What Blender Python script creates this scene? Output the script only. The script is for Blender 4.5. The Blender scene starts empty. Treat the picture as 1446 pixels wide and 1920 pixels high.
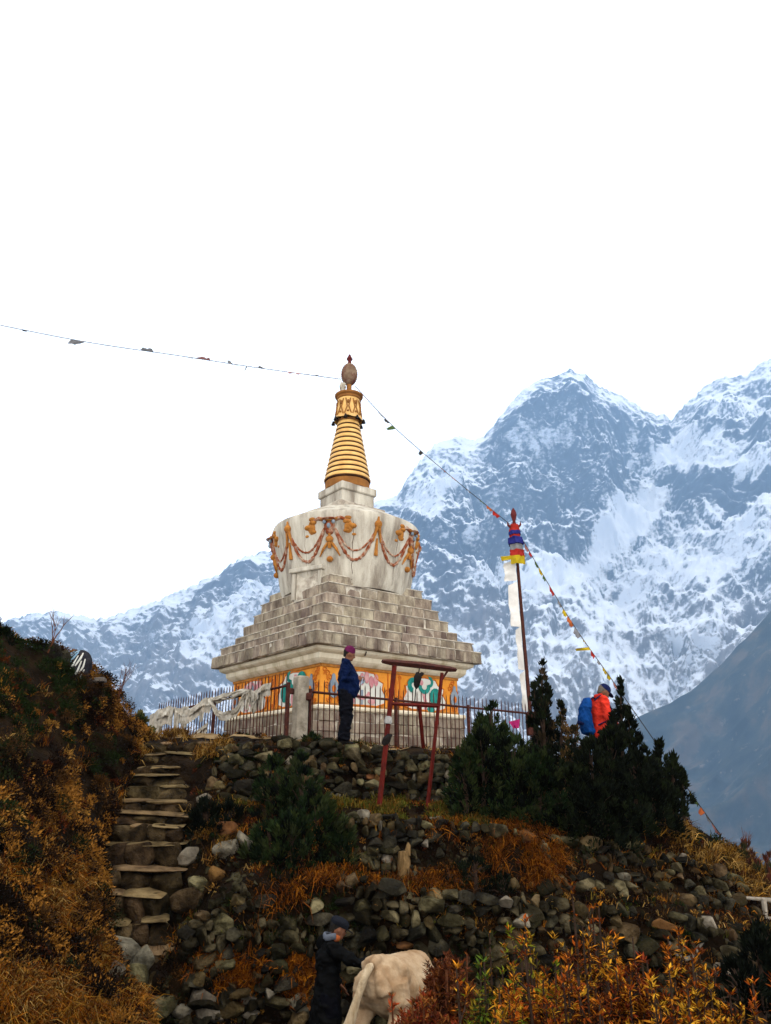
import bpy, bmesh, math, random
import numpy as np
from mathutils import Vector, Matrix, Euler
random.seed(7); np.random.seed(7)
R = math.radians
S = bpy.context.scene
COL = S.collection

# ------------------------------------------------------------------ camera, sky, sun, exposure
FPX, CX, CY, HOR = 1440.0, 723.0, 960.0, 1480.0
PITCH = math.atan((HOR - CY) / FPX)
CP, SP = math.cos(PITCH), math.sin(PITCH)
cam = bpy.data.objects.new('camera', bpy.data.cameras.new('camera'))
COL.objects.link(cam); S.camera = cam
cam.data.sensor_fit = 'VERTICAL'; cam.data.sensor_height = 36.0
cam.data.lens = 36.0 * FPX / 1920.0
cam.data.clip_start = 0.1; cam.data.clip_end = 40000
cam.rotation_euler = (math.pi / 2 + PITCH, 0, 0)

SUN_EL, SUN_AZ = R(56), R(128)            # azimuth clockwise from +Y (the view direction)
W = bpy.data.worlds.new('World'); S.world = W; W.use_nodes = True
nt = W.node_tree; nt.nodes.clear()
sky = nt.nodes.new('ShaderNodeTexSky'); sky.sky_type = 'NISHITA'; sky.sun_disc = False
sky.sun_elevation = SUN_EL; sky.sun_rotation = SUN_AZ
sky.altitude = 3800; sky.air_density = 1.0; sky.dust_density = 3.0
mx = nt.nodes.new('ShaderNodeMix'); mx.data_type = 'RGBA'; mx.inputs[0].default_value = 0.88
mx.inputs[7].default_value = (30.5, 29.6, 28.6, 1)   # flat bright overcast
bg = nt.nodes.new('ShaderNodeBackground'); bg.inputs[1].default_value = 0.1
ow = nt.nodes.new('ShaderNodeOutputWorld')
nt.links.new(sky.outputs[0], mx.inputs[6]); nt.links.new(mx.outputs[2], bg.inputs[0]); nt.links.new(bg.outputs[0], ow.inputs[0])
sl = bpy.data.lights.new('sun', 'SUN'); sl.energy = 1.1; sl.angle = R(14); sl.color = (1, .95, .86)
so = bpy.data.objects.new('sun', sl); COL.objects.link(so)
so.rotation_euler = Vector((math.sin(SUN_AZ) * math.cos(SUN_EL), math.cos(SUN_AZ) * math.cos(SUN_EL), math.sin(SUN_EL))).to_track_quat('Z', 'Y').to_euler()
S.view_settings.view_transform = 'Standard'; S.view_settings.look = 'None'
S.view_settings.exposure = 0.0; S.view_settings.gamma = 1.0; S.view_settings.use_curve_mapping = False

# ------------------------------------------------------------------ helpers
def at(px, py, Y):
    u = (px - CX) / FPX; v = (CY - py) / FPX
    dy = CP - v * SP; dz = SP + v * CP
    return Vector((u / dy * Y, Y, dz / dy * Y))
def atz(px, Y, z):
    d = Y * CP + z * SP
    return Vector(((px - CX) / FPX * d, Y, z))
def proj(p):
    d = p[1] * CP + p[2] * SP
    return CX + FPX * p[0] / d, CY - FPX * (-p[1] * SP + p[2] * CP) / d

def _hash(ix, iy, iz, seed):
    h = (ix.astype(np.int64) * 374761393 + iy.astype(np.int64) * 668265263 + iz.astype(np.int64) * 2147483647 + seed * 974634777) & 0xffffffff
    h = ((h ^ (h >> 13)) * 1274126177) & 0xffffffff
    h = ((h ^ (h >> 16)) * 2246822519) & 0xffffffff
    return ((h ^ (h >> 15)) & 0xffffff) / float(0xffffff)
def vnoise(p, seed=0):
    p = np.asarray(p, float)
    i = np.floor(p); f = p - i; f = f * f * f * (f * (f * 6 - 15) + 10)
    x, y, z = i[..., 0], i[..., 1], i[..., 2]
    o = 0
    for a in (0, 1):
        for b in (0, 1):
            for c in (0, 1):
                w = (f[..., 0] if a else 1 - f[..., 0]) * (f[..., 1] if b else 1 - f[..., 1]) * (f[..., 2] if c else 1 - f[..., 2])
                o = o + w * _hash(x + a, y + b, z + c, seed)
    return o
def fbm(p, oct=4, seed=0, ridged=False, gain=.5):
    p = np.asarray(p, float); s = 0; a = 1; t = 0
    for k in range(oct):
        n = vnoise(p * 2 ** k + 17.3 * k, seed + k)
        if ridged: n = 1 - np.abs(2 * n - 1)
        s = s + a * n; t += a; a *= gain
    return s / t

# ---- materials
def new_mat(name):
    m = bpy.data.materials.new(name); m.use_nodes = True
    n = m.node_tree.nodes; b = n['Principled BSDF']
    return m, m.node_tree, b
def mat(name, cols, scale=4.0, rough=.85, bump=.3, bscale=None, detail=6, attr=False, rnd=0.0, metal=0.0, stretch=(1, 1, 1), spec=.03, bdist=.02, pos=(.35, .65), cols2=None, scale2=1.0, pos2=(.45, .6)):
    """Principled: noise through a colour ramp in world space, optional second stain layer, bump, per-object and per-vertex tint."""
    m, t, b = new_mat(name); N = t.nodes.new; L = t.links.new
    g = N('ShaderNodeNewGeometry'); mp = N('ShaderNodeMapping'); mp.inputs['Scale'].default_value = stretch
    L(g.outputs['Position'], mp.inputs['Vector'])
    no = N('ShaderNodeTexNoise'); no.inputs['Scale'].default_value = scale; no.inputs['Detail'].default_value = detail; no.inputs['Roughness'].default_value = .62
    L(mp.outputs[0], no.inputs['Vector'])
    cr = N('ShaderNodeValToRGB'); e = cr.color_ramp.elements
    k = len(cols)
    e[0].position, e[1].position = pos
    e[0].color = (*cols[0], 1); e[1].color = (*cols[-1], 1)
    for i in range(1, k - 1):
        x = e.new(pos[0] + (pos[1] - pos[0]) * i / (k - 1)); x.color = (*cols[i], 1)
    L(no.outputs['Fac'], cr.inputs[0]); c = cr.outputs[0]
    if cols2:
        n2 = N('ShaderNodeTexNoise'); n2.inputs['Scale'].default_value = scale2; n2.inputs['Detail'].default_value = 8; n2.inputs['Roughness'].default_value = .7
        L(mp.outputs[0], n2.inputs['Vector'])
        r2 = N('ShaderNodeValToRGB'); r2.color_ramp.elements[0].position, r2.color_ramp.elements[1].position = pos2
        L(n2.outputs['Fac'], r2.inputs[0])
        mm = N('ShaderNodeMix'); mm.data_type = 'RGBA'; L(r2.outputs[0], mm.inputs[0]); L(c, mm.inputs[6]); mm.inputs[7].default_value = (*cols2, 1)
        c = mm.outputs[2]
    if attr:
        a = N('ShaderNodeAttribute'); a.attribute_name = 'tint'
        mm = N('ShaderNodeMix'); mm.data_type = 'RGBA'; mm.blend_type = 'MULTIPLY'; mm.inputs[0].default_value = 1
        L(c, mm.inputs[6]); L(a.outputs['Color'], mm.inputs[7]); c = mm.outputs[2]
    if rnd:
        oi = N('ShaderNodeObjectInfo'); hs = N('ShaderNodeHueSaturation')
        mr = N('ShaderNodeMapRange'); mr.inputs[3].default_value = 1 - rnd; mr.inputs[4].default_value = 1 + rnd
        L(oi.outputs['Random'], mr.inputs[0]); L(mr.outputs[0], hs.inputs['Value'])
        ms = N('ShaderNodeMapRange'); ms.inputs[3].default_value = .49; ms.inputs[4].default_value = .515
        wn = N('ShaderNodeTexWhiteNoise'); wn.noise_dimensions = '1D'; L(oi.outputs['Random'], wn.inputs['W']); L(wn.outputs['Value'], ms.inputs[0]); L(ms.outputs[0], hs.inputs['Hue'])
        L(c, hs.inputs['Color']); c = hs.outputs[0]
    L(c, b.inputs['Base Color'])
    b.inputs['Roughness'].default_value = rough; b.inputs['Metallic'].default_value = metal
    b.inputs['Specular IOR Level'].default_value = spec
    if bump:
        nb = N('ShaderNodeTexNoise'); nb.inputs['Scale'].default_value = bscale or scale * 5; nb.inputs['Detail'].default_value = 6
        L(g.outputs['Position'], nb.inputs['Vector'])
        bm = N('ShaderNodeBump'); bm.inputs['Strength'].default_value = bump; bm.inputs['Distance'].default_value = bdist
        L(nb.outputs['Fac'], bm.inputs['Height']); L(bm.outputs[0], b.inputs['Normal'])
    return m

# ---- objects
ORG = {}
def setp(o, label=None, cat=None, group=None, kind=None):
    if label: o['label'] = label
    if cat: o['category'] = cat
    if group: o['group'] = group
    if kind: o['kind'] = kind
    return o
def thing(name, label, cat, loc, group=None):
    o = bpy.data.objects.new(name, None); COL.objects.link(o); o.location = loc; o.empty_display_size = .2
    ORG[o.name] = Vector(loc)
    return setp(o, label, cat, group)
def link(name, me, parent=None, origin=None, m=None):
    """Mesh data given in coordinates relative to the origin."""
    o = bpy.data.objects.new(name, me); COL.objects.link(o)
    if m is not None and not me.materials: me.materials.append(m)
    if parent is not None:
        o.parent = parent; ORG[o.name] = ORG[parent.name]
    else:
        o.location = origin or (0, 0, 0); ORG[o.name] = Vector(origin or (0, 0, 0))
    return o
def np_mesh(name, verts, faces, tint=None, smooth=False):
    """verts (N,3), faces (M,k) with one k; tint (N,3)."""
    verts = np.ascontiguousarray(verts, np.float32); faces = np.ascontiguousarray(faces, np.int32)
    me = bpy.data.meshes.new(name); n, (m_, k) = len(verts), faces.shape
    me.vertices.add(n); me.vertices.foreach_set('co', verts.ravel())
    me.loops.add(m_ * k); me.loops.foreach_set('vertex_index', faces.ravel())
    me.polygons.add(m_); me.polygons.foreach_set('loop_start', np.arange(0, m_ * k, k, dtype=np.int32))
    me.polygons.foreach_set('loop_total', np.full(m_, k, np.int32))
    if smooth: me.polygons.foreach_set('use_smooth', np.ones(m_, bool))
    me.update(calc_edges=True)
    if tint is not None:
        a = me.attributes.new('tint', 'FLOAT_COLOR', 'POINT')
        c = np.ones((n, 4), np.float32); c[:, :3] = tint; a.data.foreach_set('color', c.ravel())
    me.validate()
    return me

class MB:
    """Collects shapes in world coordinates, builds ONE mesh object."""
    def __init__(s): s.v = []; s.f = []
    def add(s, vs, fs):
        b = len(s.v); s.v += [Vector(v) for v in vs]; s.f += [tuple(i + b for i in f) for f in fs]; return s
    def box(s, c, size, rot=None, bev=0.0):
        hx, hy, hz = size[0] / 2, size[1] / 2, size[2] / 2
        M = rot if rot is not None else Matrix.Identity(3)
        c = Vector(c)
        if not bev:
            vs = [c + M @ Vector((x, y, z)) for x in (-hx, hx) for y in (-hy, hy) for z in (-hz, hz)]
            return s.add(vs, [(0, 1, 3, 2), (4, 6, 7, 5), (0, 4, 5, 1), (2, 3, 7, 6), (0, 2, 6, 4), (1, 5, 7, 3)])
        bm = bmesh.new(); bmesh.ops.create_cube(bm, size=1)
        for v in bm.verts: v.co = Vector((v.co.x * 2 * hx, v.co.y * 2 * hy, v.co.z * 2 * hz))
        bmesh.ops.bevel(bm, geom=bm.edges[:], offset=bev, segments=1, affect='EDGES')
        bm.verts.index_update()
        s.add([c + M @ v.co for v in bm.verts], [[v.index for v in f.verts] for f in bm.faces]); bm.free(); return s
    def tube(s, pts, rad, n=8, caps=True, flat=1.0, side=None):
        """Sweep along points; rad a number or list, each a number or (a,b) pair; rings oriented by side vector."""
        pts = [Vector(p) for p in pts]; k = len(pts)
        if not isinstance(rad, (list, tuple)): rad = [rad] * k
        rings = []; prev = None
        for i, p in enumerate(pts):
            d = (pts[min(i + 1, k - 1)] - pts[max(i - 1, 0)]).normalized()
            up = Vector(side) if side is not None else prev if prev is not None else (Vector((0, 0, 1)) if abs(d.z) < .95 else Vector((0, 1, 0)))
            a = (up - d * up.dot(d))
            a = a.normalized() if a.length > 1e-5 else d.orthogonal().normalized()
            b = d.cross(a); prev = a
            ra, rb = rad[i] if isinstance(rad[i], (list, tuple)) else (rad[i], rad[i] * flat)
            rings.append([p + a * ra * math.cos(2 * math.pi * j / n) + b * rb * math.sin(2 * math.pi * j / n) for j in range(n)])
        b0 = len(s.v)
        for r in rings: s.v += r
        for i in range(k - 1):
            for j in range(n):
                s.f.append((b0 + i * n + j, b0 + i * n + (j + 1) % n, b0 + (i + 1) * n + (j + 1) % n, b0 + (i + 1) * n + j))
        if caps:
            s.f.append(tuple(b0 + j for j in reversed(range(n)))); s.f.append(tuple(b0 + (k - 1) * n + j for j in range(n)))
        return s
    def lathe(s, prof, c, n=48, rot=None, arc=None):
        """prof: list of (r, z) around the vertical axis through c."""
        c = Vector(c); M = rot if rot is not None else Matrix.Identity(3)
        b0 = len(s.v); k = len(prof)
        for r, z in prof:
            for j in range(n):
                a = 2 * math.pi * j / n
                s.v.append(c + M @ Vector((r * math.cos(a), r * math.sin(a), z)))
        for i in range(k - 1):
            for j in range(n):
                s.f.append((b0 + i * n + j, b0 + i * n + (j + 1) % n, b0 + (i + 1) * n + (j + 1) % n, b0 + (i + 1) * n + j))
        s.f.append(tuple(b0 + j for j in reversed(range(n)))); s.f.append(tuple(b0 + (k - 1) * n + j for j in range(n)))
        return s
    def ell(s, c, r, rot=None, seg=12, rings=8):
        M = rot if rot is not None else Matrix.Identity(3); c = Vector(c)
        pr = [(max(1e-3, math.sin(math.pi * i / rings)), -math.cos(math.pi * i / rings)) for i in range(rings + 1)]
        b0 = len(s.v)
        for q, z in pr:
            for j in range(seg):
                a = 2 * math.pi * j / seg
                s.v.append(c + M @ Vector((r[0] * q * math.cos(a), r[1] * q * math.sin(a), r[2] * z)))
        for i in range(rings):
            for j in range(seg):
                s.f.append((b0 + i * seg + j, b0 + i * seg + (j + 1) % seg, b0 + (i + 1) * seg + (j + 1) % seg, b0 + (i + 1) * seg + j))
        s.f.append(tuple(b0 + j for j in reversed(range(seg)))); s.f.append(tuple(b0 + rings * seg + j for j in range(seg)))
        return s
    def plate(s, outline, o, ex, ey, t):
        """A flat prism: 2-D outline in axes ex, ey at o, thickness t along ex x ey."""
        ex, ey, o = Vector(ex), Vector(ey), Vector(o); nrm = ex.cross(ey).normalized(); n = len(outline)
        vs = [o + ex * x + ey * y for x, y in outline] + [o + ex * x + ey * y + nrm * t for x, y in outline]
        fs = [tuple(reversed(range(n))), tuple(range(n, 2 * n))] + [(i, (i + 1) % n, n + (i + 1) % n, n + i) for i in range(n)]
        return s.add(vs, fs)
    def mesh(s, name, org=(0, 0, 0), smooth=False):
        me = bpy.data.meshes.new(name); o = Vector(org)
        me.from_pydata([v - o for v in s.v], [], s.f); me.update()
        bm = bmesh.new(); bm.from_mesh(me); bmesh.ops.recalc_face_normals(bm, faces=bm.faces); bm.to_mesh(me); bm.free()
        if smooth:
            me.polygons.foreach_set('use_smooth', np.ones(len(me.polygons), bool))
            try: me.set_sharp_from_angle(angle=R(42))
            except Exception: pass
        return me
    def build(s, name, m, parent=None, origin=None, smooth=False):
        org = ORG[parent.name] if parent is not None else Vector(origin or (0, 0, 0))
        return link(name, s.mesh(name, org, smooth), parent, origin, m)

def remeshed(mb, name, m, parent, vox=.012, smooth=4, fac=.6, origin=None, fold=0.0, ff=(11, 11, 5)):
    """Fuse the collected shapes into one continuous smooth skin."""
    org = ORG[parent.name] if parent is not None else Vector(origin or (0, 0, 0))
    me = mb.mesh(name, org); tmp = bpy.data.objects.new('tmp', me); COL.objects.link(tmp)
    r = tmp.modifiers.new('r', 'REMESH'); r.mode = 'VOXEL'; r.voxel_size = vox; r.use_smooth_shade = True
    if smooth:
        q = tmp.modifiers.new('s', 'SMOOTH'); q.iterations = smooth; q.factor = fac
    dg = bpy.context.evaluated_depsgraph_get(); dg.update()
    out = bpy.data.meshes.new_from_object(tmp.evaluated_get(dg)); out.name = name
    bpy.data.objects.remove(tmp); bpy.data.meshes.remove(me); out.materials.clear()
    out.polygons.foreach_set('use_smooth', np.ones(len(out.polygons), bool))
    if fold:                                       # creases pushed into the surface itself
        n_ = len(out.vertices); c_ = np.empty(n_ * 3, np.float32); out.vertices.foreach_get('co', c_); c_ = c_.reshape(-1, 3).astype(float)
        q_ = np.empty(n_ * 3, np.float32); out.vertices.foreach_get('normal', q_); q_ = q_.reshape(-1, 3)
        w_ = c_ * np.array(ff); w_ = w_ + .8 * (fbm(c_ * 5, 2, 77)[:, None] - .5); h_ = fbm(w_ + c_[:, 2:] * 4, 3, 78, ridged=True) - .6
        out.vertices.foreach_set('co', (c_ + q_ * (h_ * fold)[:, None]).astype(np.float32).ravel()); out.update()
    return link(name, out, parent, origin, m)

def sheet(P, name, m, closed=False, tint=None, smooth=True):
    a, b = P.shape[:2]; idx = np.arange(a * b).reshape(a, b)
    f = np.stack([idx[:-1, :-1], idx[:-1, 1:], idx[1:, 1:], idx[1:, :-1]], -1).reshape(-1, 4)
    me = np_mesh(name, P.reshape(-1, 3), f, None if tint is None else tint.reshape(-1, 3), smooth)
    return link(name, me, None, None, m)

def catmull(pts, n):
    """pts (k,d) -> n samples per segment, through the points."""
    pts = np.asarray(pts, float); k = len(pts); P = np.vstack([2 * pts[:1] - pts[1:2], pts, 2 * pts[-1:] - pts[-2:-1]])
    out = []
    for i in range(k - 1):
        p0, p1, p2, p3 = P[i:i + 4]
        for t in np.linspace(0, 1, n, endpoint=False):
            out.append(.5 * (2 * p1 + (p2 - p0) * t + (2 * p0 - 5 * p1 + 4 * p2 - p3) * t * t + (3 * p1 - p0 - 3 * p2 + p3) * t ** 3))
    out.append(pts[-1]); return np.array(out)

def rock_mesh(name, seed, pts=16, boxy=.55, m=None):
    """A hull of random points on a rounded box: angular stone of ~30 triangles, unit size."""
    rg = np.random.RandomState(seed); d = rg.normal(size=(pts, 3)); d /= np.linalg.norm(d, axis=1)[:, None]
    mxn = np.abs(d).max(1)[:, None]; p = d / (mxn ** boxy) * (.5 * (1 + .16 * rg.uniform(-1, 1, (pts, 1))))
    bm = bmesh.new()
    for q in p: bm.verts.new(q)
    r = bmesh.ops.convex_hull(bm, input=bm.verts[:])
    bmesh.ops.delete(bm, geom=[g for g in r['geom_interior'] if isinstance(g, bmesh.types.BMVert)], context='VERTS')
    bmesh.ops.dissolve_limit(bm, angle_limit=R(9), verts=bm.verts[:], edges=bm.edges[:])
    bmesh.ops.bevel(bm, geom=bm.edges[:], offset=.045, segments=1, affect='EDGES')
    lo = np.min([v.co for v in bm.verts], 0); hi = np.max([v.co for v in bm.verts], 0)
    for v in bm.verts: v.co = Vector((np.array(v.co) - (lo + hi) / 2) / (hi - lo))
    me = bpy.data.meshes.new(name); bm.to_mesh(me); bm.free()
    if m: me.materials.append(m)
    return me

# ---- leaves and blades as joined small faces
def leaf_arrays(c, d, up, ln, wd, fold=.25):
    """c, d(dir), up (N,3); ln, wd (N,): a pointed folded leaf of four triangles."""
    c, d, up = (np.asarray(x, float) for x in (c, d, up))
    d = d / np.linalg.norm(d, axis=1)[:, None]; s = np.cross(d, up); s /= np.maximum(1e-6, np.linalg.norm(s, axis=1))[:, None]
    nn = np.cross(s, d); ln = np.asarray(ln)[:, None]; wd = np.asarray(wd)[:, None]
    v = np.stack([c, c + d * ln * .45 + s * wd + nn * wd * fold, c + d * ln - nn * ln * .08, c + d * ln * .45 - s * wd + nn * wd * fold], 1)
    n = len(c); i = (np.arange(n) * 4)[:, None]
    f = np.concatenate([i + [[0, 1, 2]], i + [[0, 2, 3]]], 0)
    return v.reshape(-1, 3), f
def blade_arrays(c, d, ln, wd, bend, rg):
    """Grass blades: two-piece bent strips."""
    n = len(c); d = d / np.linalg.norm(d, axis=1)[:, None]
    s = np.cross(d, rg.normal(size=(n, 3))); s /= np.linalg.norm(s, axis=1)[:, None]
    ln = np.asarray(ln)[:, None]; wd = np.asarray(wd)[:, None]
    m_ = c + d * ln * .55; e = m_ + (d * .8 + bend) * ln * .45
    v = np.stack([c - s * wd, c + s * wd, m_ + s * wd * .7, m_ - s * wd * .7, e], 1)
    i = (np.arange(n) * 5)[:, None]
    f = np.concatenate([i + [[0, 1, 2]], i + [[0, 2, 3]], i + [[3, 2, 4]]], 0)
    return v.reshape(-1, 3), f
def tintmix(pal, k, n, rg, jit=.25):
    """k: palette index array -> per-element tint."""
    pal = np.array(pal); t = pal[k] * (1 + jit * rg.uniform(-1, 1, (len(k), 1)))
    return np.repeat(t, n, 0)
def grid_sample(P, n, rg, wfun=None):
    """Random points on a grid sheet P (a,b,3) by area; returns points and normals."""
    a, b = P.shape[:2]
    A, B, C, D = P[:-1, :-1], P[:-1, 1:], P[1:, 1:], P[1:, :-1]
    N = np.cross(B - A, D - A) + np.cross(D - C, B - C); ar = np.linalg.norm(N, axis=-1)
    w = ar.ravel().copy()
    if wfun is not None: w *= wfun(((A + C) / 2).reshape(-1, 3))
    q = rg.choice(len(w), n, p=w / w.sum()); i, j = np.unravel_index(q, ar.shape)
    u, v = rg.rand(n, 1), rg.rand(n, 1)
    pt = (A[i, j] * (1 - u) + B[i, j] * u) * (1 - v) + (D[i, j] * (1 - u) + C[i, j] * u) * v
    nn = N[i, j] / np.maximum(1e-9, ar[i, j])[:, None]
    nn = np.where(nn[:, 2:] < 0, -nn, nn) if True else nn
    return pt, nn
def projn(p):
    d = p[:, 1] * CP + p[:, 2] * SP
    return CX + FPX * p[:, 0] / d, CY - FPX * (-p[:, 1] * SP + p[:, 2] * CP) / d
# ================================================================== LARGE STRUCTURE: mountains, haze, hillside
def poly_sd(x, y, poly):
    """signed distance in the polygon's own units, positive inside."""
    poly = np.array(poly, float); n = len(poly); d = np.full(x.shape, 1e18); ins = np.zeros(x.shape, bool)
    for i in range(n):
        ax, ay = poly[i]; bx, by = poly[(i + 1) % n]; ex, ey = bx - ax, by - ay
        t = np.clip(((x - ax) * ex + (y - ay) * ey) / (ex * ex + ey * ey + 1e-9), 0, 1)
        d = np.minimum(d, (x - ax - t * ex) ** 2 + (y - ay - t * ey) ** 2)
        c = ((ay > y) != (by > y)) & (x < (bx - ax) * (y - ay) / (by - ay + 1e-12) + ax); ins ^= c
    return np.where(ins, 1, -1) * np.sqrt(d)
def sstep(a, b, x):
    t = np.clip((x - a) / (b - a), 0, 1); return t * t * (3 - 2 * t)

def mountain_mat():
    m, t, b = new_mat('snowy_rock'); N = t.nodes.new; L = t.links.new
    a = N('ShaderNodeAttribute'); a.attribute_name = 'tint'
    sp = N('ShaderNodeSeparateColor'); L(a.outputs['Color'], sp.inputs[0])
    g = N('ShaderNodeNewGeometry'); mp = N('ShaderNodeMapping'); L(g.outputs['Position'], mp.inputs[0])
    mp.inputs['Scale'].default_value = (.034, .034, .05); mp.inputs['Rotation'].default_value = (.3, .5, .2)
    no = N('ShaderNodeTexNoise'); no.inputs['Scale'].default_value = 1; no.inputs['Detail'].default_value = 9; no.inputs['Roughness'].default_value = .68
    L(mp.outputs[0], no.inputs['Vector'])
    ad = N('ShaderNodeMath'); ad.operation = 'MULTIPLY_ADD'; L(no.outputs['Fac'], ad.inputs[0]); ad.inputs[1].default_value = 1.5; L(sp.outputs[0], ad.inputs[2])
    mr = N('ShaderNodeMapRange'); mr.interpolation_type = 'SMOOTHSTEP'; mr.inputs[1].default_value = 1.02; mr.inputs[2].default_value = 1.50; L(ad.outputs[0], mr.inputs[0])
    rk = N('ShaderNodeMix'); rk.data_type = 'RGBA'; L(sp.outputs[1], rk.inputs[0]); rk.inputs[6].default_value = (.020, .028, .045, 1); rk.inputs[7].default_value = (.17, .15, .14, 1)
    n2 = N('ShaderNodeTexNoise'); n2.inputs['Scale'].default_value = .02; n2.inputs['Detail'].default_value = 8; L(g.outputs['Position'], n2.inputs['Vector'])
    m2 = N('ShaderNodeMapRange'); m2.inputs[1].default_value = .3; m2.inputs[2].default_value = .7; m2.inputs[3].default_value = .6; m2.inputs[4].default_value = 1.8; L(n2.outputs['Fac'], m2.inputs[0])
    ml = N('ShaderNodeMix'); ml.data_type = 'RGBA'; ml.blend_type = 'MULTIPLY'; ml.inputs[0].default_value = 1; L(rk.outputs[2], ml.inputs[6]); L(m2.outputs[0], ml.inputs[7])
    sn = N('ShaderNodeMix'); sn.data_type = 'RGBA'; L(mr.outputs[0], sn.inputs[0]); L(ml.outputs[2], sn.inputs[6]); sn.inputs[7].default_value = (.78, .81, .86, 1)
    L(sn.outputs[2], b.inputs['Base Color']); b.inputs['Roughness'].default_value = .9; b.inputs['Specular IOR Level'].default_value = .1
    return m

# ---- the snow massif
SKY = [(-420, 1240), (-150, 1205), (0, 1170), (60, 1151), (100, 1147), (140, 1151), (182, 1161), (230, 1150), (300, 1125), (360, 1100), (410, 1078), (445, 1050), (470, 1040), (515, 1031), (600, 1000), (700, 942), (745, 930), (762, 903), (790, 862), (820, 827), (862, 820), (886, 826), (910, 815), (940, 780), (960, 752), (985, 730), (1010, 711), (1042, 708), (1068, 691), (1090, 700), (1112, 716), (1150, 735), (1182, 755), (1210, 768), (1228, 780), (1250, 778), (1258, 790), (1290, 755), (1320, 725), (1362, 708), (1400, 705), (1425, 685), (1446, 672), (1520, 640), (1650, 600), (1900, 640)]
RID = [(-420, 5200), (100, 5100), (500, 5000), (760, 4700), (1068, 4800), (1250, 5100), (1446, 4600), (1900, 4200)]
def massif():
    nc, nr = 760, 430
    px = np.linspace(-420, 1900, nc); sk = np.interp(px, *zip(*SKY)); rd = np.interp(px, *zip(*RID))
    t = np.linspace(0, 1, nr) ** 1.15
    PX = np.repeat(px[None], nr, 0)
    n1 = fbm(np.stack([PX / 160, t[:, None] * 4 + PX * 0, PX * 0], -1), 4, 5)
    Y = rd[None] + (1900 - rd[None]) * (t[:, None] + .10 * np.sin(math.pi * t)[:, None] * (n1 * 2 - 1) * 2)
    PY = sk[None] + (1930 - sk[None]) * t[:, None]
    u = (PX - CX) / FPX; v = (CY - PY) / FPX; dy = CP - v * SP; dz = SP + v * CP
    P = np.stack([u / dy * Y, Y, dz / dy * Y], -1)
    # real relief: ridges and gullies displaced along the slope's normal
    q = P / 900.0; q = q + .35 * (fbm(P / 700.0, 3, 40)[..., None] - .5)
    rg = fbm(q, 7, 11, ridged=True, gain=.55); rg2 = fbm(P / 190.0, 5, 23, ridged=True, gain=.55)
    fade = sstep(0, .07, t)[:, None]; fade2 = .35 + .65 * sstep(0, .04, t)[:, None]
    wq = (fbm(P / 500.0, 3, 141) - .5) * 1.6; fl_ = P[..., 2] + .6 * P[..., 1]
    gul = fbm(np.stack([P[..., 0] / 210.0 + fl_ / 900.0 + wq, fl_ / 1100.0 + wq, P[..., 1] * 0], -1), 5, 151, ridged=True, gain=.6)
    h = 460 * (rg - .62) * fade + 120 * (rg2 - .62) * fade2 + 190 * (gul - .6) * fade
    nrm = np.array([0, -.78, .62]); P = P + h[..., None] * nrm
    jag = (fbm(np.stack([PX / 9, PX * 0, PX * 0 + 3], -1), 4, 31, ridged=True) - .6) * 34 * (1 - sstep(0, .03, t))[:, None]
    P[..., 2] += jag
    # snow cover, plus some light painted onto sunward slopes
    wx = (fbm(P / 260.0, 5, 61) - .5) * 90; wy = (fbm(P / 260.0, 5, 71) - .5) * 90
    x, y = PX + wx, PY + wy
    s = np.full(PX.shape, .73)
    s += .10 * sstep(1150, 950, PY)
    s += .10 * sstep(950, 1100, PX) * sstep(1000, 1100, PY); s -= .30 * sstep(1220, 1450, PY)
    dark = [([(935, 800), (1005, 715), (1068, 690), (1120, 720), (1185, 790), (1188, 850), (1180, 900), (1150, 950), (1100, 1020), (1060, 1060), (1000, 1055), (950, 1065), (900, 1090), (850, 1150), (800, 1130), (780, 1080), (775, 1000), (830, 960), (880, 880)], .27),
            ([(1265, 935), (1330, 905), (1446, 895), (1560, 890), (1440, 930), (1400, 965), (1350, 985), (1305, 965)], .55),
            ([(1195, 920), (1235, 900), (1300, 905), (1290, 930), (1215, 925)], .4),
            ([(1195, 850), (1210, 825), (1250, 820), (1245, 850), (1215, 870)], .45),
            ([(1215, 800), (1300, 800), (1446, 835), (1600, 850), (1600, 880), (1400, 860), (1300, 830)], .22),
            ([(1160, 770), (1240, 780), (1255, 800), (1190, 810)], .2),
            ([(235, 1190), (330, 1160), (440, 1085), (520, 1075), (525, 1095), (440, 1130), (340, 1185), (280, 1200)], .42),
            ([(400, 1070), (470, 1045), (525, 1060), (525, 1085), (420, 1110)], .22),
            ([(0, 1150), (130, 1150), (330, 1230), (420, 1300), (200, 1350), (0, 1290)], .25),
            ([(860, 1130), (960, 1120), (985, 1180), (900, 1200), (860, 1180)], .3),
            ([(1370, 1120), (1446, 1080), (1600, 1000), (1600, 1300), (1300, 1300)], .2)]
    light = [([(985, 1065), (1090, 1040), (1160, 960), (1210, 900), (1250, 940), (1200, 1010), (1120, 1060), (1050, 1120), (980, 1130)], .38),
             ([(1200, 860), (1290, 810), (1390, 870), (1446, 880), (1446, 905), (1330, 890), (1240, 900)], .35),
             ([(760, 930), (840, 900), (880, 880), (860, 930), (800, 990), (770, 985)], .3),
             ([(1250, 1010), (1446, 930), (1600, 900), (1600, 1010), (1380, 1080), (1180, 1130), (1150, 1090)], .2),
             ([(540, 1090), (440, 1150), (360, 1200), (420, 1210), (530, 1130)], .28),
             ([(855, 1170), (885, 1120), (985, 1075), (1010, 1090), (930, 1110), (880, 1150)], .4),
             ([(960, 990), (1010, 960), (1000, 1010), (960, 1020)], .2), ([(905, 1005), (940, 1000), (935, 1030), (905, 1030)], .35)]
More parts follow.
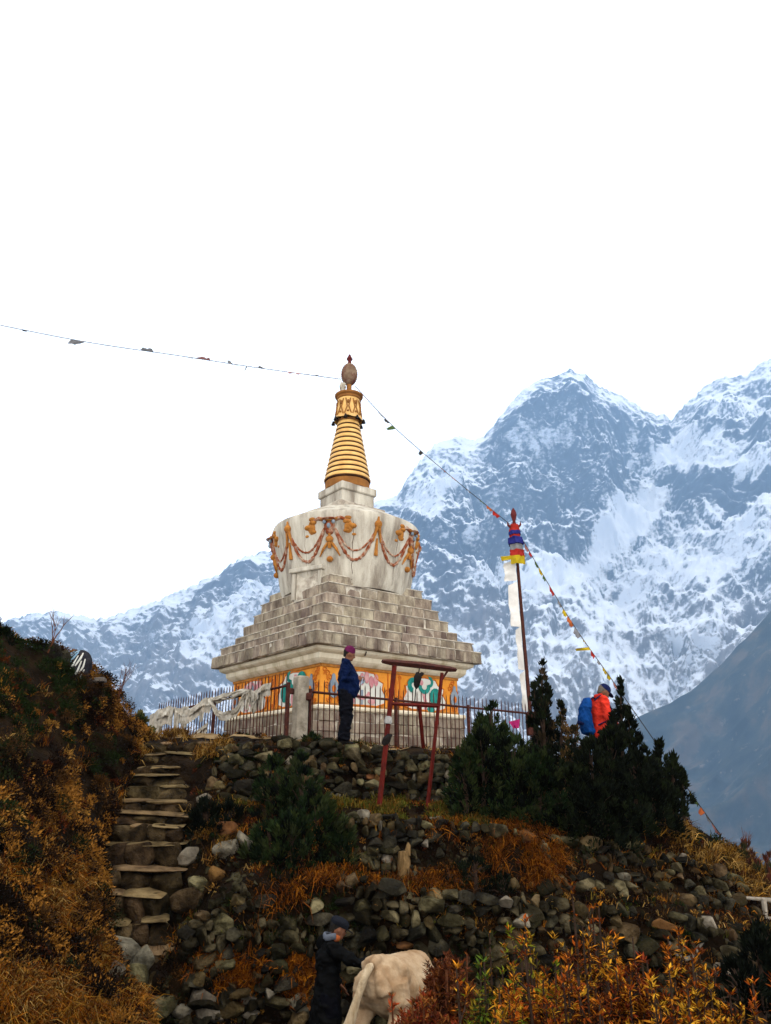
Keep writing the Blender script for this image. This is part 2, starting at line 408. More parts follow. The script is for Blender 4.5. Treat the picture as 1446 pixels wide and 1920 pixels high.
    for pl, k in dark: s -= k * sstep(-14, 16, poly_sd(x, y, pl))
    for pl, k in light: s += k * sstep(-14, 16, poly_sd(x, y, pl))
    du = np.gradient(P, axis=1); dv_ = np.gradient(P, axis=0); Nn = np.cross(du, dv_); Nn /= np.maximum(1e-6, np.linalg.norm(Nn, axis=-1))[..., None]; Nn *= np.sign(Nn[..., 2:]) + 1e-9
    nz = Nn[..., 2] - .55; s += 1.0 * np.clip(nz, -.35, .35) + .22 * Nn[..., 0]  # flatter ground holds snow; right-facing slopes whitened to imitate light from that side
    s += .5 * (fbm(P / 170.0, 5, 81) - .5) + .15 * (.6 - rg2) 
    brown = sstep(1020, 1250, PY) * (.35 + .9 * fbm(P / 400.0, 3, 91))
    tint = np.stack([s, brown, s * 0], -1)
    back1 = P[0].copy(); back1[:, 1] += 260; back1[:, 2] -= 260
    back2 = P[0].copy(); back2[:, 1] += 700; back2[:, 2] = -540
    P = np.concatenate([back2[None], back1[None], P], 0); tint = np.concatenate([tint[:1], tint[:1], tint], 0)
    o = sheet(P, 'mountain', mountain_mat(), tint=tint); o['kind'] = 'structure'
massif()

# ---- the nearer wooded hill at the right
def near_hill():
    sk = [(700, 1560), (900, 1500), (1100, 1400), (1200, 1338), (1250, 1316), (1300, 1290), (1350, 1250), (1400, 1200), (1446, 1150), (1520, 1090), (1700, 1000), (2000, 930)]
    nc, nr = 260, 200
    px = np.linspace(700, 2000, nc); s = np.interp(px, *zip(*sk)); t = np.linspace(0, 1, nr)
    PX = np.repeat(px[None], nr, 0); PY = s[None] + (1960 - s[None]) * t[:, None]
    rd = np.interp(px, [700, 1200, 1446, 2000], [2500, 2500, 2400, 2100]); Y = rd[None] + (1050 - rd[None]) * t[:, None]
    u = (PX - CX) / FPX; v = (CY - PY) / FPX; dy = CP - v * SP; dz = SP + v * CP
    P = np.stack([u / dy * Y, Y, dz / dy * Y], -1)
    rg = fbm(P / 420.0, 6, 111, ridged=True); P = P + ((rg - .6) * 330 * (.25 + .75 * sstep(0, .15, t))[:, None])[..., None] * np.array([0, -.8, .6])
    b1 = P[0].copy(); b1[:, 1] += 200; b1[:, 2] -= 200; b2 = P[0].copy(); b2[:, 1] += 500; b2[:, 2] = -545
    P = np.concatenate([b2[None], b1[None], P], 0)
    m = mat('hill_scrub', [(.006, .010, .008), (.022, .026, .018), (.075, .055, .035)], scale=.010, bump=0, detail=12, cols2=(.17, .14, .12), scale2=.03, pos2=(.60, .72), pos=(.38, .62))
    o = sheet(P, 'hill', m); o['kind'] = 'structure'
near_hill()
m_valley = mat('valley_floor', [(.03, .035, .025), (.07, .06, .05)], scale=.01, bump=0)
MB().add([(-7000, -500, -560), (7000, -500, -560), (7000, 6300, -560), (-7000, 6300, -560)], [(0, 1, 2, 3)]).build('valley', m_valley)['kind'] = 'structure'

# ---- haze
hz, t_, b_ = new_mat('haze_air'); t_.nodes.remove(b_)
vo = t_.nodes.new('ShaderNodeVolumePrincipled'); vo.inputs['Density'].default_value = 1.6e-4; vo.inputs['Color'].default_value = (.37, .62, 1.0, 1)
t_.links.new(vo.outputs[0], t_.nodes['Material Output'].inputs['Volume'])
hb = MB().box((0, 2950, 1300), (15000, 7000, 3730)).build('haze', hz); hb['kind'] = 'stuff'

# ---- the hillside below the shrine: one sheet, terraces and all
def row_y(py, Y): return ('y', py, Y)
def row_z(Y, z): return ('z', Y, z)
STN = {
    -250: [row_z(-8, -1.9), row_z(2.5, -1.95), row_z(7.5, -2.8), row_z(9.7, -2.85), row_z(10.3, -2.3), row_z(10.9, -1.6), row_z(11.6, -.9), row_z(12.2, -.3), row_z(13.0, .6), row_z(14.8, .95), row_z(24, 1.1), row_z(28, -5), row_z(60, -60), row_z(500, -562)],
    150: [row_z(-8, -1.9), row_z(2.5, -1.95), row_z(7.5, -2.8), row_z(9.7, -2.85), row_y(1805, 10.1), row_y(1730, 10.75), row_y(1640, 11.45), row_y(1540, 12.15), row_y(1402, 13.2), row_z(14.8, .93), row_z(24, 1.1), row_z(28, -5), row_z(60, -60), row_z(500, -562)],
    315: [row_z(-8, -1.9), row_z(2.5, -1.95), row_z(7.5, -2.85), row_z(9.8, -2.85), row_y(1800, 10.1), row_y(1730, 10.75), row_y(1640, 11.45), row_y(1540, 12.15), row_y(1402, 13.2), row_z(14.8, .93), row_z(24, 1.1), row_z(28, -5), row_z(60, -60), row_z(500, -562)],
    400: [row_z(-8, -1.9), row_z(2.5, -1.95), row_z(8.6, -2.80), row_z(9.9, -2.9), row_y(1690, 10.35), row_y(1640, 10.9), row_y(1565, 11.2), row_y(1510, 11.9), row_y(1410, 12.55), row_z(14.3, .93), row_z(24, 1.1), row_z(28, -5), row_z(60, -60), row_z(500, -562)],
    480: [row_z(-8, -1.9), row_z(2.5, -1.95), row_z(8.6, -2.80), row_z(10.1, -2.9), row_y(1650, 10.45), row_y(1615, 10.9), row_y(1545, 11.2), row_y(1503, 12.1), row_y(1398, 12.45), row_z(13.2, .8), row_z(24, 1.1), row_z(28, -5), row_z(60, -60), row_z(500, -562)],
    620: [row_z(-8, -1.9), row_z(2.5, -1.95), row_z(8.6, -2.64), row_z(10.25, -2.92), row_y(1652, 10.5), row_y(1630, 10.95), row_y(1532, 11.2), row_y(1500, 12.2), row_y(1399, 12.45), row_z(13.2, .76), row_z(24, 1.1), row_z(28, -5), row_z(60, -60), row_z(500, -562)],
    760: [row_z(-8, -1.9), row_z(2.5, -1.95), row_z(8.6, -2.52), row_z(10.3, -2.92), row_y(1668, 10.55), row_y(1648, 11.0), row_y(1540, 11.25), row_y(1500, 12.3), row_y(1418, 12.55), row_z(13.4, .62), row_z(24, 1.1), row_z(28, -5), row_z(60, -60), row_z(500, -562)],
    900: [row_z(-8, -1.9), row_z(2.5, -1.95), row_z(8.6, -2.52), row_z(10.35, -2.9), row_y(1690, 10.6), row_y(1665, 11.1), row_y(1555, 11.3), row_y(1512, 12.3), row_y(1430, 12.6), row_z(14, .6), row_z(24, 1.1), row_z(28, -5), row_z(60, -60), row_z(500, -562)],
    1050: [row_z(-8, -1.9), row_z(2.5, -1.95), row_z(8.6, -2.52), row_z(10.4, -2.9), row_y(1700, 10.7), row_y(1675, 11.0), row_y(1575, 11.5), row_y(1525, 12.2), row_y(1450, 12.7), row_z(14, .4), row_z(24, .9), row_z(28, -5), row_z(60, -60), row_z(500, -562)],
    1200: [row_z(-8, -1.9), row_z(2.5, -1.95), row_z(8.6, -2.52), row_z(10.4, -2.9), row_y(1715, 10.8), row_y(1680, 11.1), row_y(1590, 11.7), row_y(1545, 12.1), row_y(1495, 12.6), row_z(13.8, -.1), row_z(20, -1), row_z(24, -6), row_z(60, -60), row_z(500, -562)],
    1330: [row_z(-8, -1.9), row_z(2.5, -1.95), row_z(8.6, -2.52), row_z(10.4, -2.9), row_y(1730, 10.8), row_y(1700, 11.1), row_y(1625, 11.6), row_y(1590, 12.0), row_y(1560, 12.4), row_z(13.6, -1.4), row_z(17, -4.5), row_z(22, -9), row_z(60, -60), row_z(500, -562)],
    1400: [row_z(-8, -1.9), row_z(2.5, -1.95), row_z(8.6, -2.52), row_z(10.4, -2.95), row_y(1750, 10.8), row_y(1725, 11.1), row_y(1665, 11.6), row_y(1635, 12.0), row_y(1608, 12.4), row_z(13.4, -1.8), row_z(17, -5), row_z(22, -10), row_z(60, -60), row_z(500, -562)],
    1470: [row_z(-8, -1.9), row_z(2.5, -1.95), row_z(7.5, -3.0), row_z(10.4, -3.0), row_y(1790, 10.8), row_y(1765, 11.1), row_y(1710, 11.6), row_y(1685, 12.0), row_y(1665, 12.3), row_z(13.3, -2.2), row_z(17, -5.5), row_z(22, -11), row_z(60, -60), row_z(500, -562)],
    1800: [row_z(-8, -1.9), row_z(2.5, -2.0), row_z(7.5, -3.2), row_z(10.4, -3.4), row_z(10.8, -3.1), row_z(11.1, -3.0), row_z(11.6, -2.8), row_z(12.0, -2.7), row_z(12.3, -2.6), row_z(13.3, -3.6), row_z(17, -7.5), row_z(22, -13), row_z(60, -62), row_z(500, -562)],
}
def build_ctrl():
    out = []
    for px, rows in STN.items():
        r_ = []
        for k, r in enumerate(rows):
            if r[0] == 'y': r_.append(at(px, r[1], r[2]))
            elif r[1] < 5: r_.append(Vector(((px - CX) / FPX * 9, r[1], r[2])))
            else: r_.append(atz(px, r[1], r[2]))
        out.append([tuple(v) for v in r_])
    return np.array(out)                       # stations x rows x 3
CTRL = build_ctrl(); SPX = np.array(list(STN.keys()), float)
NSEG = [10, 14, 16, 22, 10, 20, 12, 18, 12, 22, 10, 14, 16]
ROWSTART = np.concatenate([[0], np.cumsum(NSEG)])
def proj_np(P):
    d = np.maximum(.1, P[..., 1] * CP + P[..., 2] * SP)
    return CX + FPX * P[..., 0] / d, CY - FPX * (-P[..., 1] * SP + P[..., 2] * CP) / d
def hill_grid(nc=330):
    px = np.linspace(-250, 1800, nc)
    C = np.stack([np.stack([np.interp(px, SPX, CTRL[:, r, k]) for k in range(3)], -1) for r in range(CTRL.shape[1])], 1)   # nc, rows, 3
    rows = []
    for r in range(C.shape[1] - 1):
        for t in np.linspace(0, 1, NSEG[r], endpoint=False): rows.append(C[:, r] * (1 - t) + C[:, r + 1] * t)
    rows.append(C[:, -1]); P = np.array(rows)  # rows, nc, 3
    near = ((P[..., 1] > 0) & (P[..., 1] < 27)).astype(float)
    n = np.stack([fbm(P * 1.7, 4, s_) - .5 for s_ in (201, 211, 221)], -1); n2 = fbm(P * 6, 3, 231) - .5
    P = P + near[..., None] * (n * np.array([.12, .22, .22]) + np.array([0, -.05, .07]) * n2[..., None])
    qx, qy = proj_np(P); m_ = sstep(150, 180, qx) * sstep(400, 360, qx) * (P[..., 1] > 9.6) * sstep(13.7, 13.3, P[..., 1])
    P[..., 2] -= .15 * m_
    return P, px
HILL, HPX = hill_grid()
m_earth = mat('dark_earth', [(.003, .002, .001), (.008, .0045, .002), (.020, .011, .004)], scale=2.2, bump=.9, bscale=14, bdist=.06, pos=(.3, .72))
m_dirt = mat('trodden_dirt', [(.07, .042, .018), (.17, .11, .05), (.26, .18, .09)], scale=3, bump=.8, bscale=18, bdist=.03)
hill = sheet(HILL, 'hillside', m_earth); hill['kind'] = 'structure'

# the trodden platform edge: a thin sheet of dirt on the hillside
_r0, _r1 = int(ROWSTART[9]) - 2, int(ROWSTART[9]) + 9; _c = (HPX > 262) & (HPX < 930)
_pp = HILL[_r0:_r1, _c].copy(); _pp[..., 2] += .012; _pp[..., 1] -= .02
path = sheet(_pp, 'path', m_dirt); path['kind'] = 'structure'

# ---- the steep bank left of the stairs
BANK = [
    [(-250, 1130, 10.5), (-60, 1160, 11.0), (0, 1195, 11.3), (40, 1222, 11.6), (110, 1232, 12), (165, 1272, 12.5), (210, 1325, 12.9), (255, 1378, 13.4)],
    [(-250, 1300, 9.5), (-60, 1320, 10.0), (0, 1335, 10.2), (45, 1345, 10.6), (90, 1362, 11), (150, 1405, 11.6), (200, 1430, 12.1), (238, 1455, 12.5)],
    [(-250, 1480, 8.5), (-60, 1490, 9.0), (0, 1500, 9.2), (45, 1510, 9.6), (80, 1522, 9.9), (130, 1540, 10.5), (170, 1555, 10.9), (190, 1570, 11.3)],
    [(-250, 1650, 7.5), (-60, 1655, 8.0), (0, 1660, 8.2), (45, 1665, 8.5), (80, 1670, 8.8), (125, 1680, 9.3), (160, 1688, 9.7), (182, 1700, 10.1)],
    [(-250, 1800, 6.8), (-60, 1800, 7.2), (0, 1800, 7.4), (50, 1800, 7.7), (90, 1800, 7.9), (135, 1805, 8.4), (170, 1808, 8.8), (196, 1815, 9.1)],
    [(-250, 1960, 6.0), (-60, 1960, 6.4), (0, 1960, 6.6), (60, 1960, 6.9), (120, 1960, 7.3), (180, 1960, 7.7), (230, 1960, 8.0), (268, 1960, 8.3)]]
def bank_grid():
    G = np.array([[tuple(at(*c)) for c in r] for r in BANK])             # rows, cols, 3
    back = G[0].copy(); back[:, 1] += .7; back[:, 2] -= .25
    back2 = G[0].copy(); back2[:, 1] += 2.5; back2[:, 2] -= 2.6
    foot = G[-1].copy(); foot[:, 1] -= .5; foot[:, 2] = -3.1
    G = np.concatenate([back2[None], back[None], G, foot[None]], 0)
    e1 = G[:, -1].copy(); e1[:, 1] += .45; e1[:, 0] -= .12; e2 = e1.copy(); e2[:, 1] += 1.1; e2[:, 0] -= .7; e2[:, 2] -= .2
    G = np.concatenate([G, e1[:, None], e2[:, None]], 1)
    A = np.array([catmull(r, 12) for r in G]); B = np.array([catmull(c, 18) for c in A.transpose(1, 0, 2)]).transpose(1, 0, 2)
    n = np.stack([fbm(B * 1.3, 4, s_) - .5 for s_ in (301, 311, 321)], -1)
    cw = np.linspace(0, 1, B.shape[1]); kx = (1 - sstep(.62, .78, cw))[None, :, None]
    return B + n * np.array([.30, .4, .4]) * (.25 + .75 * kx)
BK = bank_grid()
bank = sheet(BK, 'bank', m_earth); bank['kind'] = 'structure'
# ================================================================== THE STUPA
AX = Vector((-.974, 18.19, 0)); GZ = .95
ANG = R(38)
DR = Vector((math.cos(ANG), math.sin(ANG), 0))        # along the right-hand face, away from the near corner
DL = Vector((-math.sin(ANG), math.cos(ANG), 0))       # along the left-hand face
NR, NL = -DL, -DR                                     # outward normals of the two faces in view
ROT = Matrix((DR, DL, Vector((0, 0, 1)))).transposed()
DIAG_R = (DR - DL)                                    # centre -> right corner, per half side
def h_from_right(px, z):
    lo, hi = .1, 4
    for _ in range(40):
        h = (lo + hi) / 2; p = AX + DIAG_R * h + Vector((0, 0, z))
        if proj(p)[0] < px: lo = h
        else: hi = h
    return h
def lev(px, py):
    """half side and height of a square level from the pixel of its right-hand corner."""
    z = 3.0
    for _ in range(12):
        h = h_from_right(px, z); c = AX + DIAG_R * h; z = at(px, py, c.y).z
    return h, z
def zax(py, Y=None): return at(650, py, Y or AX.y).z
m_white = mat('old_whitewash', [(.19, .16, .125), (.37, .335, .27), (.48, .44, .36)], scale=1.6, bump=.35, bscale=30, cols2=(.19, .155, .115), scale2=1.5, pos2=(.52, .78), stretch=(2.2, 2.2, .4))
m_cream = mat('cream_plaster', [(.40, .33, .215), (.56, .49, .36), (.62, .56, .43)], scale=1.6, bump=.3, bscale=30, cols2=(.25, .18, .10), scale2=1.3, pos2=(.56, .8), stretch=(2, 2, .5))
m_block = mat('weathered_blocks', [(.09, .065, .05), (.215, .172, .125), (.36, .30, .22)], scale=2.4, bump=.9, bscale=22, rnd=.09, cols2=(.10, .07, .058), scale2=1.9, pos2=(.47, .70), stretch=(1.5, 1.5, .55))
m_mortar = mat('pale_mortar', [(.22, .18, .14), (.50, .45, .36)], scale=5, bump=.5, cols2=(.08, .06, .05), scale2=2, pos2=(.55, .7))
m_gold = mat('gold_paint', [(.44, .23, .05), (.60, .36, .10)], scale=3, rough=.5, bump=.1, spec=.4, cols2=(.32, .15, .03), scale2=2.5, pos2=(.6, .75))
m_gold_dark = mat('old_gold', [(.16, .065, .018), (.24, .10, .025)], scale=5, rough=.6, bump=.2)
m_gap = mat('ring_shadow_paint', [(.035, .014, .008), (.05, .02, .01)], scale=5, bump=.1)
m_maroon = mat('dark_maroon_paint', [(.06, .010, .010), (.10, .02, .018)], scale=5, rough=.6, bump=.1)
m_terra = mat('terracotta_paint', [(.15, .035, .014), (.26, .075, .028)], scale=6, bump=.4, cols2=(.33, .25, .18), scale2=6, pos2=(.47, .62))
m_ochre = mat('ochre_paint', [(.22, .085, .018), (.38, .16, .035)], scale=7, bump=.4, cols2=(.24, .08, .03), scale2=6, pos2=(.55, .7))
m_orange = mat('orange_limewash', [(.55, .20, .022), (.66, .27, .04)], scale=2, bump=.3, cols2=(.42, .12, .02), scale2=3, pos2=(.52, .7))
m_orange_dk = mat('orange_relief', [(.40, .10, .015), (.5, .15, .02)], scale=6, bump=.2)
m_panel = mat('chalk_white', [(.42, .41, .36), (.56, .55, .49)], scale=3, bump=.2, cols2=(.30, .22, .18), scale2=3, pos2=(.58, .75))
m_green = mat('verdigris_paint', [(.01, .13, .11), (.03, .22, .18)], scale=8, bump=.1)
m_pink = mat('faded_pink_paint', [(.40, .15, .17), (.5, .28, .27)], scale=8, bump=.1)
m_slate = mat('blue_grey_paint', [(.14, .18, .22), (.22, .25, .28)], scale=8, bump=.1)
m_black = mat('near_black', [(.008, .007, .006), (.016, .013, .012)], scale=8, bump=.1)

stupa = thing('stupa', 'tall whitewashed stone stupa with golden ringed spire and orange painted base', 'stupa', (AX.x, AX.y, GZ))
BV = []
for k in range(7):
    rg = np.random.RandomState(900 + k); bm = bmesh.new(); bmesh.ops.create_cube(bm, size=1)
    for v in bm.verts: v.co += Vector(rg.uniform(-.05, .05, 3))
    bmesh.ops.bevel(bm, geom=bm.edges[:], offset=.05, segments=1, affect='EDGES')
    me = bpy.data.meshes.new('block'); bm.to_mesh(me); bm.free(); me.materials.append(m_block); BV.append(me)
rb = random.Random(5)
def put_block(me, name, c, size, rotz, parent):
    o = bpy.data.objects.new(name, me); COL.objects.link(o); o.parent = parent
    o.location = Vector(c) - ORG[parent.name]; o.rotation_euler = (rb.uniform(-.02, .02), rb.uniform(-.02, .02), rotz + rb.uniform(-.02, .02)); o.scale = size
    return o
def square_core(h, z0, z1, name, m, inset=.05, parent=None):
    return MB().box((AX.x, AX.y, (z0 + z1) / 2), (2 * (h - inset), 2 * (h - inset), z1 - z0), ROT, .012).build(name, m, parent or stupa)
def block_course(h, z0, z1, name, bw, rows=1, depth=.3, inset=.018, bulge=0.0):
    core = square_core(h, z0, z1 + .004, name, m_mortar, inset)
    if name != 'plinth': MB().box((AX.x, AX.y, z1 + .006), (2 * h + .012, 2 * h + .012, .022), ROT, .006).build('ledge_plaster', m_mortar, core)
    for (d, nrm, rz) in ((DR, NR, ANG), (DL, NL, ANG + math.pi / 2)):
        for r in range(rows):
            hz_ = (z1 - z0) / rows; u = -h - (rb.random() * .5 * bw if r % 2 else 0)
            while u < h - .02:
                w = bw * rb.uniform(.75, 1.3); u1 = min(h, u + w)
                if h - u1 < bw * .35: u1 = h
                a = max(-h, u); cw = u1 - a
                if cw > .05:
                    out = rb.uniform(-.012, .022) + bulge
                    c = AX + d * ((a + u1) / 2) + nrm * (h - depth / 2 + out) + Vector((0, 0, z0 + hz_ * (r + .5) + rb.uniform(-.006, .006)))
                    put_block(BV[rb.randrange(7)], 'block', c, (cw - .008, depth, hz_ - rb.uniform(.004, .016)), rz, core)
                u = u1
    return core
# the square levels: half side and height read at the right-hand corner
LV = {k: lev(*p) for k, p in dict(a0=(904, 1246), a1=(905, 1225), b1=(888, 1208), s1b=(857, 1206), s1=(857, 1189), s2=(841, 1168), s3=(823.5, 1148), s4=(810, 1127), s5=(793, 1110), m1=(888, 1252), m2=(874, 1271), o1=(860, 1341)).items()}
zA0, zA1 = LV['a0'][1], LV['a1'][1]; hA = LV['a0'][0]
hO = LV['o1'][0]; zO0 = LV['o1'][1]
zS = [zA1, LV['b1'][1], LV['s1'][1], LV['s2'][1], LV['s3'][1], LV['s4'][1], LV['s5'][1]]
hS = [LV['b1'][0], LV['s1'][0], LV['s2'][0], LV['s3'][0], LV['s4'][0], LV['s5'][0]]
zM1 = zA0 - .115; zM2 = zM1 - .19
print('levels', {k: (round(a, 2), round(b, 2)) for k, (a, b) in LV.items()})
# plinth of stone blocks behind the fence, its white ledge
zL = zO0 - .10
block_course(hO + .10, GZ - .3, zL, 'plinth', .48, rows=4, depth=.4)
MB().box((AX.x, AX.y, zL + .05), (2 * (hO + .13), 2 * (hO + .13), .10), ROT, .03).build('plinth_ledge', m_cream, stupa)
# the orange dado
dado = square_core(hO, zO0, zM2, 'dado', m_orange, 0)
hM2 = LV['m2'][0]; hM1 = LV['m1'][0]
for (h, z0, z1, nm) in ((hM2, zM2, zM1, 'lower_cornice'), (hM1, zM1, zA0, 'upper_cornice')):
    b = MB(); pr = [(h - .10, z0), (h - .04, z0 + (z1 - z0) * .25), (h, z0 + (z1 - z0) * .5), (h + .01, z1)]
    vs = []; fs = []
    for hh, z in pr:
        for sx, sy in ((-1, -1), (1, -1), (1, 1), (-1, 1)): vs.append(AX + DR * sx * hh + DL * sy * hh + Vector((0, 0, z)))
    for i in range(3):
        for j in range(4): fs.append((i * 4 + j, i * 4 + (j + 1) % 4, i * 4 + 4 + (j + 1) % 4, i * 4 + 4 + j))
    fs += [(3, 2, 1, 0), (12, 13, 14, 15)]
    b.add(vs, fs).build(nm, m_cream, stupa)
# drip crack on the right-hand cornice
b = MB(); p0 = AX + DR * -.95 + NR * (hM1 + .02); b.tube([p0 + Vector((0, 0, zA0 - .02)), p0 + Vector((-.02, 0, zA0 - .10)), p0 + DR * -.05 + NR * -.01 + Vector((0, 0, zM1 + .02))], .012, 5); b.build('cornice_crack', m_black, stupa)
# slab course, thin course and five steps
block_course(hA, zA0 + .006, zA1, 'slab_course', .30, depth=.38)
block_course(hS[0], zS[0], zS[1], 'thin_course', .5, depth=.3)
for k in range(1, 6): block_course(hS[k], zS[k], zS[k + 1], 'step_course', .46, depth=.3)

# --- painted dado: frames, pillars, scroll reliefs, lotus panels
def face_pt(side, u, z, out=0.0):
    d, n = (DR, NR) if side == 'r' else (DL, NL)
    return AX + d * u + n * (hO + out) + Vector((0, 0, z))
def ellipse(cx, cy, rx, ry, n=12, a0=0.0, a1=2 * math.pi):
    return [(cx + rx * math.cos(a0 + (a1 - a0) * i / n), cy + ry * math.sin(a0 + (a1 - a0) * i / n)) for i in range(n if a1 - a0 > 6.2 else n + 1)]
def crescent(cx, cy, r, w, a0, a1, n=10):
    o = ellipse(cx, cy, r, r, n, a0, a1); i = ellipse(cx, cy, r - w, r - w, n, a0, a1)
    return o + i[::-1]
HZ = zM2 - zO0
for side in 'rl':
    d, n = (DR, NR) if side == 'r' else (DL, NL); ex, ey = (d, Vector((0, 0, 1)))
    if side == 'l': ex = d
    flip = 1 if side == 'r' else -1
    def plate(b, outline, out, t):
        b.plate([(x * 1.0, y) for x, y in outline], AX + n * (hO + out) + Vector((0, 0, zO0)), ex if flip > 0 else ex, ey, -t if ex.cross(ey).dot(n) < 0 else t)
    fb = MB()
    plate(fb, [(-hO, .0), (hO, .0), (hO, .05), (-hO, .05)], .002, .025)
    plate(fb, [(-hO, HZ - .06), (hO, HZ - .06), (hO, HZ - .004), (-hO, HZ - .004)], .002, .025)
    fb.build('dado_border', m_ochre, dado)
    cs = (-hO * .46, hO * .46)
    for k, c in enumerate(cs):
        w = .62
        og = [(c - w * .62, .05), (c - w * .95, .12), (c - w, .30), (c - w * .86, .45), (c - w * .90, .60), (c - w * .62, .68), (c - w * .5, HZ - .10), (c, HZ - .07), (c + w * .5, HZ - .10), (c + w * .62, .68), (c + w * .90, .60), (c + w * .86, .45), (c + w, .30), (c + w * .95, .12), (c + w * .62, .05)]
        og = [(x, y * HZ / .92) if y < HZ - .11 else (x, y) for x, y in og]
        pb = MB(); plate(pb, og, .001, .02); pb.build('painted_panel', m_panel, dado)
        rim = MB(); rim.tube([face_pt(side, x, zO0 + y, .02) for x, y in og] + [face_pt(side, og[0][0], zO0 + og[0][1], .02)], .018, 6); rim.build('panel_rim', m_orange_dk, dado)
        lotus = m_green if (k == 1) == (side == 'r') else m_pink
        lb = MB()
        if lotus is m_green:
            plate(lb, crescent(c - .33, .56, .17, .11, .4, 4.6), .022, .014); plate(lb, crescent(c - .02, .56, .17, .09, 3.0, 6.6), .022, .014)
            plate(lb, ellipse(c + .30, .34, .17, .20, 14), .022, .014); plate(lb, crescent(c + .12, .66, .12, .06, 4.4, 8), .022, .014); plate(lb, ellipse(c + .16, .07, .11, .06), .022, .014)
        else:
            for q in range(7): plate(lb, ellipse(c - .36 + q * .12, .58 + .05 * math.sin(q * 2.1), .062, .13, 9), .022, .012)
            plate(lb, crescent(c, .40, .24, .07, 3.5, 5.9), .022, .014); plate(lb, ellipse(c - .3, .13, .13, .07), .022, .014); plate(lb, ellipse(c + .25, .14, .10, .06), .022, .014)
        lb.build('lotus_painting', lotus, dado)
        st = MB()
        if lotus is m_green: plate(st, [(c - .10, .45), (c - .02, .45), (c + .06, .2), (c + .04, .06), (c - .03, .06), (c - .02, .2)], .022, .01); plate(st, ellipse(c - .12, .63, .06, .06), .038, .01)
        else: plate(st, ellipse(c, .56, .06, .08), .036, .01); plate(st, [(c - .03, .36), (c + .03, .36), (c + .02, .06), (c - .02, .06)], .022, .01)
        st.build('lotus_stem', m_pink if lotus is m_green else m_slate, dado)
    # curled scroll relief on the orange grounds
    rs = random.Random(33)
    for c, hw in ((-hO + .20, .17), (0, .25), (hO - .20, .17)):
        sb = MB()
        for q in range(9):
            cx, cy, r = c + rs.uniform(-hw, hw) * .8, .12 + q * (HZ - .24) / 8, rs.uniform(.055, .085); s_ = rs.choice((-1, 1)); a = rs.uniform(0, 6)
            sb.tube([face_pt(side, cx + s_ * r * (1 - i / 16) * math.cos(a + i * .62), zO0 + cy + r * (1 - i / 16) * math.sin(a + i * .62), .008) for i in range(14)], .013, 5)
        sb.build('scroll_relief', m_orange_dk, dado)
    for u in ((-hO + .30, hO - .13) if side == 'r' else (-hO + .32, hO - .2)):
        jb = MB(); plate(jb, ellipse(u, .34, .12, .19, 12), .004, .03); plate(jb, ellipse(u, .52, .05, .12, 8), .004, .026); j = jb.build('jewel', m_slate, dado)
        j2 = MB(); plate(j2, ellipse(u, .33, .045, .07), .036, .012); j2.build('jewel_centre', m_orange_dk, dado)
    vb = MB()
    for u in (-.16, -.06, .06, .16): vb.tube([face_pt(side, u, zO0 + .05, .006), face_pt(side, u, zM2 - .06, .006)], .016, 6)
    vb.build('pillar_moulding', m_orange_dk, dado)

# --- the bell-shaped dome
def drum(pxw, py): return pxw / FPX * (AX.y * CP + zax(py) * SP), zax(py)
PRF = [drum(*q) for q in ((117, 1128), (121.5, 1112), (125, 1090), (129.5, 1062), (133.5, 1038), (136.5, 1019), (137.5, 1007), (135.5, 1002), (121, 995), (105, 987), (88, 978), (70, 970), (40, 967))]
PRF = [(r, z) for r, z in PRF]
def dome_r(z):
    zs = [p[1] for p in PRF]; return float(np.interp(z, zs, [p[0] for p in PRF]))
MB().lathe(PRF, AX, 72).build('dome', m_white, stupa, smooth=True)
dome = bpy.data.objects['dome']
zSH = PRF[6][1]
AZ0 = math.atan2(-AX.y, -AX.x)                          # towards the camera
def dpt(th, z, out=.0):
    """point on the dome, th radians to the right of the direction facing the camera."""
    a = AZ0 + th; r = dome_r(z) + out
    return AX + Vector((r * math.cos(a), r * math.sin(a), z))
EM = [R(-12.5 + 72 * k) for k in range(5)]
zT, zB = zax(1030), zax(1084)
